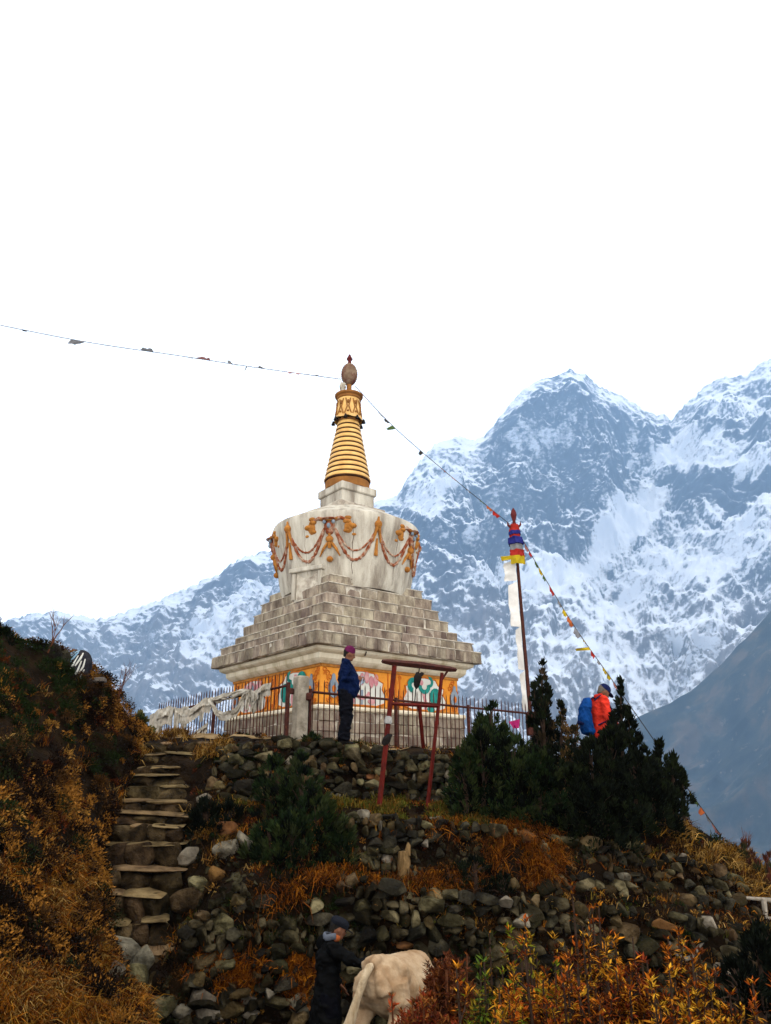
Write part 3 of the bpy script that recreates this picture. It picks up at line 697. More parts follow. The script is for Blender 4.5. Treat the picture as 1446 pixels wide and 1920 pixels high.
for k, e in enumerate(EM):
    fest = MB()
    for s_ in (-1, 1):
        for (sag, off, rr) in ((zT - zax(1068), 0.0, .022), (zT - zax(1082), .06, .033)):
            pts = []; rad = []
            for i in range(25):
                t = i / 24; th = e + s_ * R(4 + 31.0 * t); z = zT - .02 - off * .4 - sag * (4 * t * (1 - t)) * (1 if t < .5 else .98)
                pts.append(dpt(th, z, .0)); rad.append(rr * (.6 + .75 * abs(math.sin(i * 1.35))))
            fest.tube(pts, rad, 7)
    fest.build('garland', m_terra, dome)
    # the mask above the garlands
    eb = MB()
    eb.ell(dpt(e, zT + .03, -.05), (.14, .14, .17)); eb.ell(dpt(e, zT + .16, -.05), (.22, .22, .04)); eb.ell(dpt(e, zT - .10, -.02), (.10, .10, .09))
    for s_ in (-1, 1):
        eb.tube([dpt(e + s_ * R(3), zT + .15, .0), dpt(e + s_ * R(8), zT + .20, .0), dpt(e + s_ * R(13), zT + .15, .0)], [.05, .05, .02], 6)
    mk = eb.build('mask', m_terra, dome, smooth=True)
    for s_ in (-1, 1): MB().ell(dpt(e + s_ * R(3.2), zT + .09, .075), (.04, .045, .045)).build('eye', m_slate, mk, smooth=True)
    MB().ell(dpt(e, zT + .0, .085), (.045, .05, .06)).build('nose', m_slate, mk, smooth=True)
    cb = MB()
    for s_ in (-1, 1):
        cb.ell(dpt(e + s_ * R(14), zT + .03, -.085), (.13, .13, .20), None, 10, 8)
        for z_, rr in ((.2, .07), (.12, .08), (.02, .085), (-.09, .07), (-.17, .05)): cb.ell(dpt(e + s_ * R(14.5 + 4 * math.sin(z_ * 30)), zT + z_, -.04), (rr * 1.3, rr * 1.3, rr * .8))
    cb.tube([dpt(e - R(6), zT + .17, .05), dpt(e, zT + .13, .08), dpt(e + R(6), zT + .17, .05)], .03, 6)
    cb.build('gilt_cloud', m_ochre, dome, smooth=True)
    pb = MB(); pb.tube([dpt(e, zT - .12, .03), dpt(e, zax(1066), .03)], [.03, .05], 6)
    for s_ in (-1, 1): pb.tube([dpt(e, zax(1052), .02), dpt(e + s_ * R(5), zax(1067), .03), dpt(e + s_ * R(8), zax(1079), .02)], [.03, .035, .012], 6)
    pb.ell(dpt(e, zax(1051), .03), (.09, .09, .08)); pb.ell(dpt(e, zax(1084), .03), (.075, .075, .07)); pb.build('pendant', m_ochre, dome, smooth=True)
    # the tassel between two masks
    th = e + R(36); tb = MB()
    tb.tube([dpt(th, zax(1010), .02), dpt(th, zax(1022), .02)], [.02, .05], 6); tb.ell(dpt(th, zax(1023), .02), (.09, .09, .10))
    for s_ in (-1, 1): tb.tube([dpt(th + s_ * R(.5), zax(1024), .03), dpt(th + s_ * R(3.2), zax(1052), .02)], [.05, .02], 6)
    tb.tube([dpt(th, zax(1046), .02), dpt(th, zax(1071), .02), dpt(th, zax(1075), .02)], [.02, .05, .05], 6); tb.build('tassel', m_terra if k % 2 else m_ochre, dome, smooth=True)
for th in (R(-58), R(-33), R(5), R(43), R(70)): MB().tube([dpt(th + .01 * math.sin(i * 2.3 + th), z, -.008) for i, z in enumerate(np.linspace(zax(1118), zax(1022), 9))], .010, 5).build('plaster_seam', m_gap, dome)
# the niche on the left-hand side
nd = (NL * .93 + NR * .37).normalized(); ns = Vector((0, 0, 1)).cross(nd); nrot = Matrix((nd, ns, Vector((0, 0, 1)))).transposed()
z0, z1 = zax(1148), zax(1100)
niche = MB()
rr = dome_r(z0) + .075
for s_ in (-1, 1): niche.box(AX + nd * (rr - .2) + ns * s_ * .36 + Vector((0, 0, (z0 + z1) / 2)), (.46, .10, z1 - z0), nrot, .012)
niche.box(AX + nd * (rr - .17) + Vector((0, 0, z1 + .05)), (.52, .92, .10), nrot, .015); niche.box(AX + nd * (rr - .2) + Vector((0, 0, z0 - .03)), (.46, .62, .06), nrot)
niche.build('niche_frame', m_white, dome)
MB().box(AX + nd * (rr - .16) + Vector((0, 0, (z0 + z1) / 2)), (.3, .6, z1 - z0 - .01), nrot).build('niche_shutter', m_mortar, dome)

# --- harmika: plate, cube, cap
h1, zh1 = lev(723, 957); h1b, zh0 = lev(723, 976); h2, zh2 = lev(702, 932); h3, zh3 = lev(707, 932); h3b, zh4 = lev(707, 918)
MB().box((AX.x, AX.y, (zh0 + zh1) / 2), (2 * h1, 2 * h1, zh1 - zh0), ROT, .02).build('harmika_plate', m_mortar, stupa)
MB().box((AX.x, AX.y, (zh1 + zh3) / 2), (2 * h2, 2 * h2, zh3 - zh1 + .02), ROT, .02).build('harmika', m_white, stupa)
MB().box((AX.x, AX.y, (zh3 + zh4) / 2), (2 * h3, 2 * h3, zh4 - zh3), ROT, .025).build('harmika_cap', m_white, stupa)
# --- spire of stacked rings
def rpx(w, z): return w / FPX * (AX.y * CP + z * SP)
zr0, zr1 = zh4, zax(794); nring = 12
base_z = zr0 + .20
MB().lathe([(rpx(41.5, zr0), zr0 - .02), (rpx(42, zr0), base_z - .02), (rpx(38, zr0), base_z + .01)], AX, 40).build('spire_drum', m_gold_dark, stupa, smooth=True)
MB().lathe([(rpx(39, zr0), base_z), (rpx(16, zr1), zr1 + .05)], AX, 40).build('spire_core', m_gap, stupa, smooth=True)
for k in range(nring):
    za = base_z + (zr1 - base_z) * k / nring; hh = (zr1 - base_z) / nring
    ra = rpx(43.3 + (19.2 - 43.3) * k / nring, za); rb_ = rpx(43.3 + (19.2 - 43.3) * (k + 1) / nring, za)
    rg_ = ra + (rb_ - ra) * .3
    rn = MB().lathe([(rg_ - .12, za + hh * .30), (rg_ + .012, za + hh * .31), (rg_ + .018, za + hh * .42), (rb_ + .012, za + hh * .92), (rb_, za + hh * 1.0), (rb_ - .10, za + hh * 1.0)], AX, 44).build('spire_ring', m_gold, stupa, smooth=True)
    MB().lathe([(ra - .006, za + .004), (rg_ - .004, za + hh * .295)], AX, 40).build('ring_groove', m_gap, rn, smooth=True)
# --- crown
zc0, zc1, zc2, zc3 = zax(789), zax(762), zax(752), zax(743)
crown = MB().lathe([(rpx(19, zc0), zc0 - .07), (rpx(20, zc0), zc0 - .02)], AX, 32).build('crown_neck', m_gold_dark, stupa, smooth=True)
pr = [(rpx(27, zc0), zc0), (rpx(24, zc0), zc0 + .12), (rpx(21.5, zc1), zc1), (rpx(21, zc2), zc2)]
n = 40; mb = MB()
for ii, (r, z) in enumerate(pr):
    for j in range(n):
        a = 2 * math.pi * j / n; mb.v.append(AX + Vector((r * math.cos(a), r * math.sin(a), z - (.035 * abs(math.sin(j * math.pi / 5)) if ii == 0 else 0))))
for i in range(3):
    for j in range(n): mb.f.append((i * n + j, i * n + (j + 1) % n, (i + 1) * n + (j + 1) % n, (i + 1) * n + j))
mb.f.append(tuple(range(3 * n, 4 * n))); crown = mb.build('crown', m_gold, stupa, smooth=True)
ob = MB()
for k in range(10):
    a0 = 2 * math.pi * (k + .5) / 10
    def cpt(da, t): 
        r = rpx(24.6 - 3.4 * t + .5, zc0); a = a0 + da; return AX + Vector((r * math.cos(a), r * math.sin(a), zc0 + .06 + t * (zc2 - zc0 - .10)))
    ob.tube([cpt(-.26, 0), cpt(-.06, .45), cpt(-.2, .95)], .016, 5); ob.tube([cpt(.26, 0), cpt(.06, .45), cpt(.2, .95)], .016, 5); ob.ell(cpt(0, .75), (.03, .03, .06), seg=6, rings=5); ob.ell(cpt(0, .15), (.03, .03, .03), seg=6, rings=5)
ob.build('crown_openwork', m_gold_dark, crown, smooth=True)
MB().lathe([(rpx(21.5, zc2), zc2), (rpx(23, zc2), zc2 + .02), (rpx(22.5, zc2), zc2 + .07), (rpx(26, zc3), zc3 - .04), (rpx(26.5, zc3), zc3), (rpx(24, zc3), zc3 + .015)], AX, 36).build('crown_rim', m_gold_dark, stupa, smooth=True)
for k in range(8):
    a = AZ0 + 2 * math.pi * (k + .5) / 8 + .2; r = rpx(29, zc0); c = AX + Vector((r * math.cos(a), r * math.sin(a), zc0 - .04))
    bb = MB(); bb.tube([AX + Vector((rpx(26, zc0) * math.cos(a), rpx(26, zc0) * math.sin(a), zc0)), c + Vector((0, 0, .03))], .012, 5); bb.lathe([(.015, .05), (.03, .02), (.05, -.05), (.052, -.06)], c, 10); bb.build('bell', m_black, crown)
# --- finial
ze0, ze1 = zax(723), zax(682); rc = rpx(15.5, ze0)
MB().lathe([(rpx(5.5, zc3), zc3 + .015), (rpx(4.5, zc3), (zc3 + ze0) / 2), (rpx(5, ze0), ze0 + .05)], AX, 16).build('finial_post', m_gold_dark, stupa, smooth=True)
eg = MB(); zc = (ze0 + ze1) / 2; eg.ell(AX + Vector((0, 0, zc)), (rc, rc, (ze1 - ze0) / 2), seg=28, rings=16); eg.build('finial_egg', mat('faded_egg_paint', [(.10, .065, .04), (.21, .15, .10)], scale=3, bump=.3, cols2=(.08, .022, .016), scale2=1.4, pos2=(.50, .60)), stupa, smooth=True)
MB().lathe([(.05, ze1 - .03), (.045, zax(677)), (.085, zax(673.5)), (.05, zax(669)), (.01, zax(664))], AX, 14).build('finial_spike', m_maroon, stupa, smooth=True)
# ================================================================== WALLS, STAIRS, FENCES
from mathutils.bvhtree import BVHTree
def grid_bvh(Ps):
    vs = []; fs = []
    for P in Ps:
        a, b = P.shape[:2]; o = len(vs); vs += [tuple(p) for p in P.reshape(-1, 3)]
        idx = np.arange(a * b).reshape(a, b) + o
        fs += np.stack([idx[:-1, :-1], idx[:-1, 1:], idx[1:, 1:], idx[1:, :-1]], -1).reshape(-1, 4).tolist()
    return BVHTree.FromPolygons(vs, fs)
GROUND = grid_bvh([HILL[:int(ROWSTART[12]) + 1], BK])
def hit(px, py):
    """where the line of sight through a pixel of the photograph meets the ground."""
    d = at(px, py, 5.0).normalized(); r = GROUND.ray_cast(Vector((0, 0, 0)), d)
    return r[0], r[1]
def drop(x, y, z0=30):
    r = GROUND.ray_cast(Vector((x, y, z0)), Vector((0, 0, -1))); return r[0].z if r[0] else -3.0
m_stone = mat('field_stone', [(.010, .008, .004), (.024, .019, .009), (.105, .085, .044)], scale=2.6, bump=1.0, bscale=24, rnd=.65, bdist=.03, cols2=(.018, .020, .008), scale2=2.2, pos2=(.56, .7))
m_pale = mat('pale_stone', [(.04, .034, .024), (.19, .16, .115)], scale=4, bump=.9, bscale=20, rnd=.2, bdist=.03, cols2=(.12, .09, .06), scale2=3, pos2=(.58, .72))
m_rust_stone = mat('rust_stone', [(.06, .026, .010), (.15, .07, .022)], scale=4, bump=.9, bscale=20, rnd=.2, bdist=.03)
m_step = mat('worn_lit_step_stone', [(.045, .028, .013), (.19, .125, .06)], scale=4, bump=.8, bscale=25, rnd=.2, cols2=(.12, .07, .03), scale2=5, pos2=(.57, .7))  # paler than the risers: dusty wear, plus top light put into the colour
m_riser = mat('dark_riser_stone', [(.006, .004, .002), (.024, .015, .007), (.065, .042, .020)], scale=4, bump=1, bscale=20, rnd=.35, bdist=.04)  # dark stone and soil; on the stairs, riser shade is painted in too
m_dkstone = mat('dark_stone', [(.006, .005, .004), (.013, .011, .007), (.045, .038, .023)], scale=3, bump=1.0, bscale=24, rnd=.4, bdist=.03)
m_brstone = mat('brown_stone', [(.022, .013, .006), (.036, .023, .010), (.10, .068, .032)], scale=3, bump=1.0, bscale=24, rnd=.4, bdist=.03, cols2=(.02, .02, .008), scale2=2.4, pos2=(.55, .68))
STV = [rock_mesh('stone', 50 + k, 20, .75, m_stone) for k in range(12)]
DKV = [rock_mesh('stone', 150 + k, 18, .7, m_dkstone) for k in range(6)]
BRV = [rock_mesh('stone', 170 + k, 18, .7, m_brstone) for k in range(6)]
PAV = [rock_mesh('stone', 80 + k, 15, .5, m_pale) for k in range(6)]
RSV = [rock_mesh('stone', 95 + k, 15, .5, m_rust_stone) for k in range(4)]
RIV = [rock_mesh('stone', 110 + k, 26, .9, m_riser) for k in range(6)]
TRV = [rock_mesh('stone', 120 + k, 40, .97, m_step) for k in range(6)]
def ctrl_pt(px, r, t):
    p = np.array([np.interp(px, SPX, CTRL[:, r, k]) for k in range(3)]); q = np.array([np.interp(px, SPX, CTRL[:, r + 1, k]) for k in range(3)])
    return Vector(p * (1 - t) + q * t)
def put(me, name, loc, scale, rot, parent=None):
    o = bpy.data.objects.new(name, me); COL.objects.link(o)
    o.parent = parent; o.location = Vector(loc) - (ORG[parent.name] if parent else Vector((0, 0, 0)))
    o.scale = scale; o.rotation_euler = rot; ORG[o.name] = ORG[parent.name] if parent else Vector(loc); return o
rw = random.Random(77)
def wall(label, r, px0, px1, sw, sh, skip, group=None, top=0.0):
    p0 = ctrl_pt((px0 + px1) / 2, r, 0); w = thing('dry_stone_wall', label, 'wall', p0, group); L = []
    H = (ctrl_pt((px0 + px1) / 2, r, 1) - p0).length; nrow = max(2, int(H / sh))
    for i in range(nrow + 1):
        px = px0 + rw.uniform(-8, 8)
        while px < px1:
            t = min(1, (i + .5) / (nrow + .3)); a = ctrl_pt(px, r, t); b = ctrl_pt(px + 10, r, t); dx = (b - a).length / 10
            wd = sw * rw.choice((.5, .7, .9, 1, 1.2, 1.5, 1.9)) * rw.uniform(.85, 1.15); dp = wd / dx; wob = .25 * math.sin(px * .021 + i) 
            c = ctrl_pt(px + dp / 2, r, min(1.02, max(0, (i + .5 + wob + rw.uniform(-.2, .2)) / (nrow + .3)))); tang = b - a; px += dp
            if rw.random() < skip(*proj(c)): continue
            hh = H / (nrow + .3) * rw.uniform(.7, 1.3) * (1.25 if wd > sw * 1.3 else 1)
            q = rw.random(); me = rw.choice(PAV) if q < .04 else rw.choice(RSV) if q < .07 else rw.choice(DKV) if q < .42 else rw.choice(BRV) if q < .64 else rw.choice(STV)
            L.append((wd * hh, me, c + Vector((rw.uniform(-.01, .01), -.02 + rw.uniform(-.07, .05), 0)), (wd * 1.15, rw.uniform(.2, .34), hh * 1.2), (rw.uniform(-.2, .2), rw.gauss(0, .16), math.atan2(tang.y, tang.x) + rw.uniform(-.25, .25))))
    L.sort(key=lambda q: -q[0])
    for _, me, c, sc, ro in L[:296]: put(me, 'stone', c, sc, ro, w)
    if len(L) > 296:
        mb = MB()
        for _, me, c, sc, ro in L[296:]:
            M = Euler(ro).to_matrix(); mb.add([c + M @ Vector((v.co.x * sc[0], v.co.y * sc[1], v.co.z * sc[2])) for v in me.vertices], [tuple(p.vertices) for p in me.polygons])
        mb.build('small_stones', m_stone, w)['kind'] = 'stuff'
    return w
def blob(x, y, cx, cy, rx, ry): return ((x - cx) / rx) ** 2 + ((y - cy) / ry) ** 2 < 1
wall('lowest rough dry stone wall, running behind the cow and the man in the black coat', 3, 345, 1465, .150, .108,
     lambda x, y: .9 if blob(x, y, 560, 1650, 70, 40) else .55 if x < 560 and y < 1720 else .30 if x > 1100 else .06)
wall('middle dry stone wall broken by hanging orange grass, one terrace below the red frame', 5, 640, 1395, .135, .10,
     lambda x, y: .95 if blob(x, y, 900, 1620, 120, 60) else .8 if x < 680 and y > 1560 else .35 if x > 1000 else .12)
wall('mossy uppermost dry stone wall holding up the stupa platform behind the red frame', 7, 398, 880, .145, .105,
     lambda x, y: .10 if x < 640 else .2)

# ---- the stone stairs
TREADS = [(1821, 272, 384), (1779, 262, 345), (1727, 186, 305), (1672, 176, 295), (1626, 172, 325), (1579, 196, 325), (1543, 214, 330), (1522, 212, 342), (1500, 232, 357), (1472, 244, 394), (1451, 254, 378), (1434, 262, 372), (1409, 276, 394), (1389, 280, 392)]
stairs = thing('stone_stairs', 'worn rough stone steps climbing past the brown bank to the railings', 'stairs', at(260, 1800, 10.2))
rs_ = random.Random(9); NT = len(TREADS); prevz = -2.62
for i, (py, xa, xb) in enumerate(TREADS):
    Y = 10.15 + (13.45 - 10.15) * i / (NT - 1); a = at(xa - 4, py, Y); b = at(xb + 8, py, Y); z = (a.z + b.z) / 2
    st = thing('step', None, None, (a + b) / 2); st.parent = stairs; st.location = (a + b) / 2 - ORG[stairs.name]
    n = rs_.choice((1, 2, 2, 3)); cut = sorted([0, 1] + [(k + rs_.uniform(.3, .7)) / n for k in range(0, n - 1)]) 
    cut = [0] + [min(.92, (k + 1 + rs_.uniform(-.25, .25)) / n) for k in range(n - 1)] + [1]
    for k in range(n):
        c = a.lerp(b, (cut[k] + cut[k + 1]) / 2); w = (b - a).length * (cut[k + 1] - cut[k]); th = rs_.uniform(.04, .065)
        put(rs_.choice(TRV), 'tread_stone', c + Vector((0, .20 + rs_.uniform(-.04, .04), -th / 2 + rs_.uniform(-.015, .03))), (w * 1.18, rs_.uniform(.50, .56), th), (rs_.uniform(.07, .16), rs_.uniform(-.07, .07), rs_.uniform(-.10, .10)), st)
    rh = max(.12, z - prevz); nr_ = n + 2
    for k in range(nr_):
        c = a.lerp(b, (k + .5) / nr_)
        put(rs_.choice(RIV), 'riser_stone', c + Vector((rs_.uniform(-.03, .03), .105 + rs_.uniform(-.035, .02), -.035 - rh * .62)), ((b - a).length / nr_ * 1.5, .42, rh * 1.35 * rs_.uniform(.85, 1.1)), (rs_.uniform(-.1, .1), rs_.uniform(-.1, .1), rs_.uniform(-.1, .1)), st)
    prevz = z

# ---- metal railings
m_iron = mat('rusty_iron', [(.030, .012, .010), (.07, .022, .015)], scale=20, bump=.2, rough=.7, cols2=(.12, .04, .02), scale2=12, pos2=(.6, .75))
m_redpaint = mat('red_oxide_paint', [(.05, .007, .005), (.095, .011, .007)], scale=8, bump=.2, rough=.6, cols2=(.06, .02, .015), scale2=6, pos2=(.58, .7))
m_concrete = mat('rough_concrete', [(.16, .135, .10), (.30, .26, .20)], scale=6, bump=.6, bscale=30, cols2=(.10, .08, .05), scale2=4, pos2=(.55, .7))
def railing(label, p0, p1, hgt, step, spike, drop_base, posts, skip=(0, 0)):
    f = thing('iron_railing', label, 'railing', p0 - Vector((0, 0, hgt)))
    L_ = (p1 - p0); L = Vector((L_.x, L_.y, 0)).length; d = L_ / L; az = math.atan2(d.y, d.x)
    MB().tube([p0, p1], .022, 4).build('top_rail', m_iron, f)
    MB().tube([p0 - Vector((0, 0, hgt - .12)), p1 - Vector((0, 0, hgt - .12))], .018, 4).build('bottom_rail', m_iron, f)
    pk = MB().tube([(0, 0, -hgt + .02), (0, 0, spike - .05), (0, 0, spike)], [.010, .010, .003], 5).mesh('picket'); pk.materials.append(m_iron)
    t = .06
    while t < L:
        put(pk, 'picket', p0 + d * t + Vector((0, 0, rw.uniform(-.012, .012))), (1, 1, 1), (rw.uniform(-.012, .012), rw.uniform(-.012, .012), az), f); t += step * rw.uniform(.93, 1.07)
    for u in posts:
        c = p0 + d * (u * L); MB().box(c + Vector((0, 0, -hgt / 2 + .0)), (.055, .055, hgt + .10), Matrix.Rotation(az, 3, 'Z'), .006).build('post', m_iron, f)
    return f
F0 = at(582, 1297, 13.4); hd = R(42)
def reach(p, ang, px):
    lo, hi = 0, 14
    for _ in range(40):
        t = (lo + hi) / 2; q = p + Vector((math.cos(ang) * t, math.sin(ang) * t, 0))
        if (proj(q)[0] < px) == (px > proj(p)[0]): lo = t
        else: hi = t
    return p + Vector((math.cos(ang) * t, math.sin(ang) * t, 0))
F1 = reach(F0, hd, 996)
railing('rusty spiked iron railing in front of the right-hand painted face, ending at the flagpole', F0, F1, .98, .118, .22, 0, (0, .33, .66, 1))
E0 = at(541, 1285, 13.25); E1 = reach(E0, R(90 + 40), 296); E1 = E1 + Vector((0, 0, -.12))
railing('dark spiked iron railing left of the concrete post, hung with pale scarves', E0, E1, .98, .115, .24, 0, (0, .5, 1))
cp = thing('concrete_post', 'stout weathered concrete gatepost between the two iron railings', 'post', at(563, 1385, 13.3))
top = at(563, 1268, 13.3); bot = at(563, 1400, 13.3)
MB().box((top + bot) / 2, (.215, .215, (top - bot).length), Matrix.Rotation(R(38), 3, 'Z'), .025).build('shaft', m_concrete, cp)
hb_ = MB(); 
for zf in (.35, .28): hb_.box(top.lerp(bot, zf + .0) + Vector((-.13 if zf > .3 else .13, -.02, 0)), (.06, .06, .08), None, .01)
hb_ = MB().box(top.lerp(bot, .30) + Vector((.15, -.03, 0)), (.10, .10, .13), None, .02); hb_.build('hinge', m_iron, cp)
MB().box(top.lerp(bot, .22) + Vector((-.14, -.03, 0)), (.08, .08, .10), None, .02).build('hinge', m_iron, cp)

# ---- the leaning red frame
fr = thing('metal_frame', 'leaning rust red metal frame with top beam standing on the grassy ledge', 'frame', at(712, 1497, 11.75))
lb0, lt0 = at(711, 1500, 11.7), at(740, 1248, 12.0); rb0, rt0 = at(800, 1512, 11.95), at(829, 1262, 12.3)
MB().tube([lb0 - Vector((0, 0, .1)), lt0], .037, 4).build('leg', m_redpaint, fr); MB().tube([rb0 - Vector((0, 0, .1)), rt0], .028, 4).build('leg', m_redpaint, fr)
ba, bb2 = at(717, 1240, 11.93), at(855, 1256, 12.4); dv = (bb2 - ba).normalized()
bm_ = MB(); bm_.tube([ba, ba + dv * .12, ba.lerp(bb2, .5) + Vector((0, 0, .01)), bb2 - dv * .10, bb2], [(.03, .05), (.045, .06), (.055, .07), (.045, .06), (.03, .05)], 4); bm_.build('top_beam', m_iron, fr)
MB().tube([lb0.lerp(lt0, .70), rb0.lerp(rt0, .735)], .027, 4).build('crossbar', m_redpaint, fr)
mp_ = rb0.lerp(rt0, .735).lerp(lb0.lerp(lt0, .70), .40); MB().tube([mp_, at(794, 1402, 12.5)], .03, 4).build('middle_post', m_redpaint, fr)
MB().tube([rt0 + Vector((0, 0, -.10)), ba.lerp(bb2, .90)], .018, 4).build('brace', m_iron, fr)
r0 = ba.lerp(bb2, .50); cl = r0 + Vector((-.04, 0, -.19))
MB().tube([r0, r0 + Vector((-.015, 0, -.1)), cl, cl + Vector((-.03, 0, -.2)), cl + Vector((-.05, 0, -.42))], .009, 5).build('rope', m_black, fr)
kb = MB(); kb.tube([cl + Vector((0, 0, .09)), cl + Vector((.01, 0, .02)), cl + Vector((-.015, 0, -.12)), cl + Vector((-.02, 0, -.17))], [.02, .062, .045, .01], 8); kb.tube([cl + Vector((0, 0, .02)), cl + Vector((.08, -.01, .065)), cl + Vector((.10, -.01, .075))], [.035, .03, .012], 6); kb.build('hanging_clapper', m_black, fr, smooth=True)
m_cgrey0 = mat('grey_rag', [(.16, .15, .14), (.32, .31, .29)], scale=9, bump=.4); wr = MB(); q = lb0.lerp(lt0, .545); wr.tube([q, lb0.lerp(lt0, .565), lb0.lerp(lt0, .59), lb0.lerp(lt0, .60)], [.046, .060, .052, .044], 8); wr.build('white_wrapping', m_cgrey0, fr, smooth=True)
q = lb0.lerp(lt0, .43); kn = MB(); kn.tube([q + Vector((-.03, 0, -.07)), q + Vector((.01, -.03, 0)), q + Vector((.05, -.03, .05)), q + Vector((.09, -.02, .06))], [.045, .062, .04, .012], 7); kn.build('knot', m_black, fr, smooth=True)

# ---- cloth
m_cloth = mat('pale_cotton', [(.20, .17, .125), (.45, .41, .335)], scale=8, bump=.4, bscale=14, cols2=(.38, .30, .22), scale2=4, pos2=(.55, .72))
def clothmat(n, c): return mat(n, [tuple(x * .35 for x in c), tuple(x * .62 for x in c)], scale=6, bump=.3)
m_cred, m_cblue, m_cyel, m_cgrn, m_cpink, m_corg, m_cmag = [clothmat(n, c) for n, c in (('red_cotton', (.48, .035, .025)), ('blue_cotton', (.035, .04, .24)), ('yellow_cotton', (.62, .45, .02)), ('green_cotton', (.10, .16, .05)), ('faded_pink_cotton', (.5, .22, .2)), ('orange_cotton', (.55, .14, .04)), ('magenta_cotton', (.55, .03, .18)))]
m_cgrey = clothmat('grey_cotton', (.30, .30, .31)); m_string = clothmat('dark_cord', (.06, .055, .05))
def cloth_sheet(b, top, edge, side_n, cols, rows, amp, seed, thick=.006, taper=0.0):
    """A hanging or streaming sheet: top (Vector list along its hem), edge (Vector from hem to free edge), folded with real depth."""
    top = [Vector(p) for p in top]; rg = random.Random(seed); ph = [rg.uniform(0, 6) for _ in range(4)]; nv = Vector(side_n)
    g = []
    tt = np.linspace(0, len(top) - 1, cols)
    for j in range(rows):
        f = j / (rows - 1)
        for t in tt:
            i = min(int(t), len(top) - 2); p = top[i].lerp(top[i + 1], t - i); mid = top[0].lerp(top[-1], .5)
            p = p.lerp(mid, taper * f) + Vector(edge) * f
            g.append(p + nv * amp * (math.sin(t / (len(top) - 1) * 9 + ph[0] + f * 2) * .6 + math.sin(t / (len(top) - 1) * 17 + ph[1] - f * 3) * .4) * (.35 + f) + Vector((0, 0, 1)) * amp * .3 * math.sin(t * 3 + ph[2]) * f)
    n = len(g); vs = g + [p + nv * thick for p in g]; fs = []
    for j in range(rows - 1):
        for i in range(cols - 1):
            a = j * cols + i; fs.append((a, a + 1, a + cols + 1, a + cols)); fs.append((n + a, n + a + cols, n + a + cols + 1, n + a + 1))
    bd = [j for j in range(cols)] + [cols * (r + 1) - 1 for r in range(1, rows)] + [cols * (rows - 1) + j for j in range(cols - 2, -1, -1)] + [cols * r for r in range(rows - 2, 0, -1)]
    for k in range(len(bd)): a, c = bd[k], bd[(k + 1) % len(bd)]; fs.append((a, n + a, n + c, c))
    b.add(vs, fs); return b
def scarf(name, label, pts, rad, seed, parent=None, m=None, group='white scarves on the left railing', cat='scarf'):
    """a bunched length of cloth: a flat lobed tube with folds along it."""
    rg = np.random.RandomState(seed); C = catmull([tuple(p) for p in pts], 10); k = len(C)
    b = MB(); n = 14; ph = rg.uniform(0, 6, 6); b0 = 0
    ra = np.interp(np.linspace(0, 1, k), np.linspace(0, 1, len(rad)), rad)
    for i in range(k):
        p = Vector(C[i]); d = (Vector(C[min(i + 1, k - 1)]) - Vector(C[max(i - 1, 0)])).normalized(); s_ = d.cross(Vector((0, 1, 0)));
        s_ = s_.normalized() if s_.length > 1e-3 else Vector((1, 0, 0)); e_ = d.cross(s_)
        for j in range(n):
            a = 2 * math.pi * j / n; r = ra[i] * (1 + .38 * math.sin(3 * a + ph[0] + i * .22) + .25 * math.sin(5 * a + ph[1] - i * .15) + .2 * math.sin(i * .7 + ph[2]))
            b.v.append(p + s_ * r * math.cos(a) + e_ * r * .6 * math.sin(a))
    for i in range(k - 1):
        for j in range(n): b.f.append((i * n + j, i * n + (j + 1) % n, (i + 1) * n + (j + 1) % n, (i + 1) * n + j))
    b.f.append(tuple(range(n))); b.f.append(tuple(range((k - 1) * n, k * n)))
    o = b.build(name, m or m_cloth, parent, None if parent else pts[0], smooth=True)
    if not parent: setp(o, label, cat, group)
    return o
def fl(px, dz=0.0, out=.05):
    """a point just in front of the left railing's top rail, below the pixel column px."""
    q = reach(E0, R(130), px); t = (q - E0).length / (E1 - E0).length; p = E0.lerp(E1, t); return p + Vector((-.02, -out, dz))
def drape(label, pxs, sag, drp, seed, amp=.05, out=.05, tails=(), roll=True):
    """a scarf thrown along the rail: a rolled upper fold, a rumpled hanging sheet, loose tails."""
    rg = random.Random(seed); b = MB(); hem = [fl(px, .05 - sg + rg.uniform(-.02, .02), out + rg.uniform(-.02, .03)) for px, sg in zip(pxs, sag)]
    hem = [Vector(c) for c in catmull([tuple(h) for h in hem], 6)]
    cloth_sheet(b, hem, (0, -.03, -drp), (.4, -1, 0), 6 * len(pxs), 9, amp, seed, taper=.08)
    cloth_sheet(b, [h + Vector((0, -.03, .02)) for h in hem], (.02, -.06, -drp * .55), (.3, -1, .2), 6 * len(pxs), 7, amp * 1.2, seed + 9, taper=.12)
    for px, w, l in tails: cloth_sheet(b, [fl(px - w, 0, out), fl(px, .02, out + .04), fl(px + w, 0, out)], (rg.uniform(-.04, .04), -.02, -l), (.3, -1, 0), 9, 8, .04, seed + 3, taper=.45)
    return setp(b.build('scarf', m_cloth, None, hem[0], smooth=True), label, 'scarf', 'white scarves on the left railing')
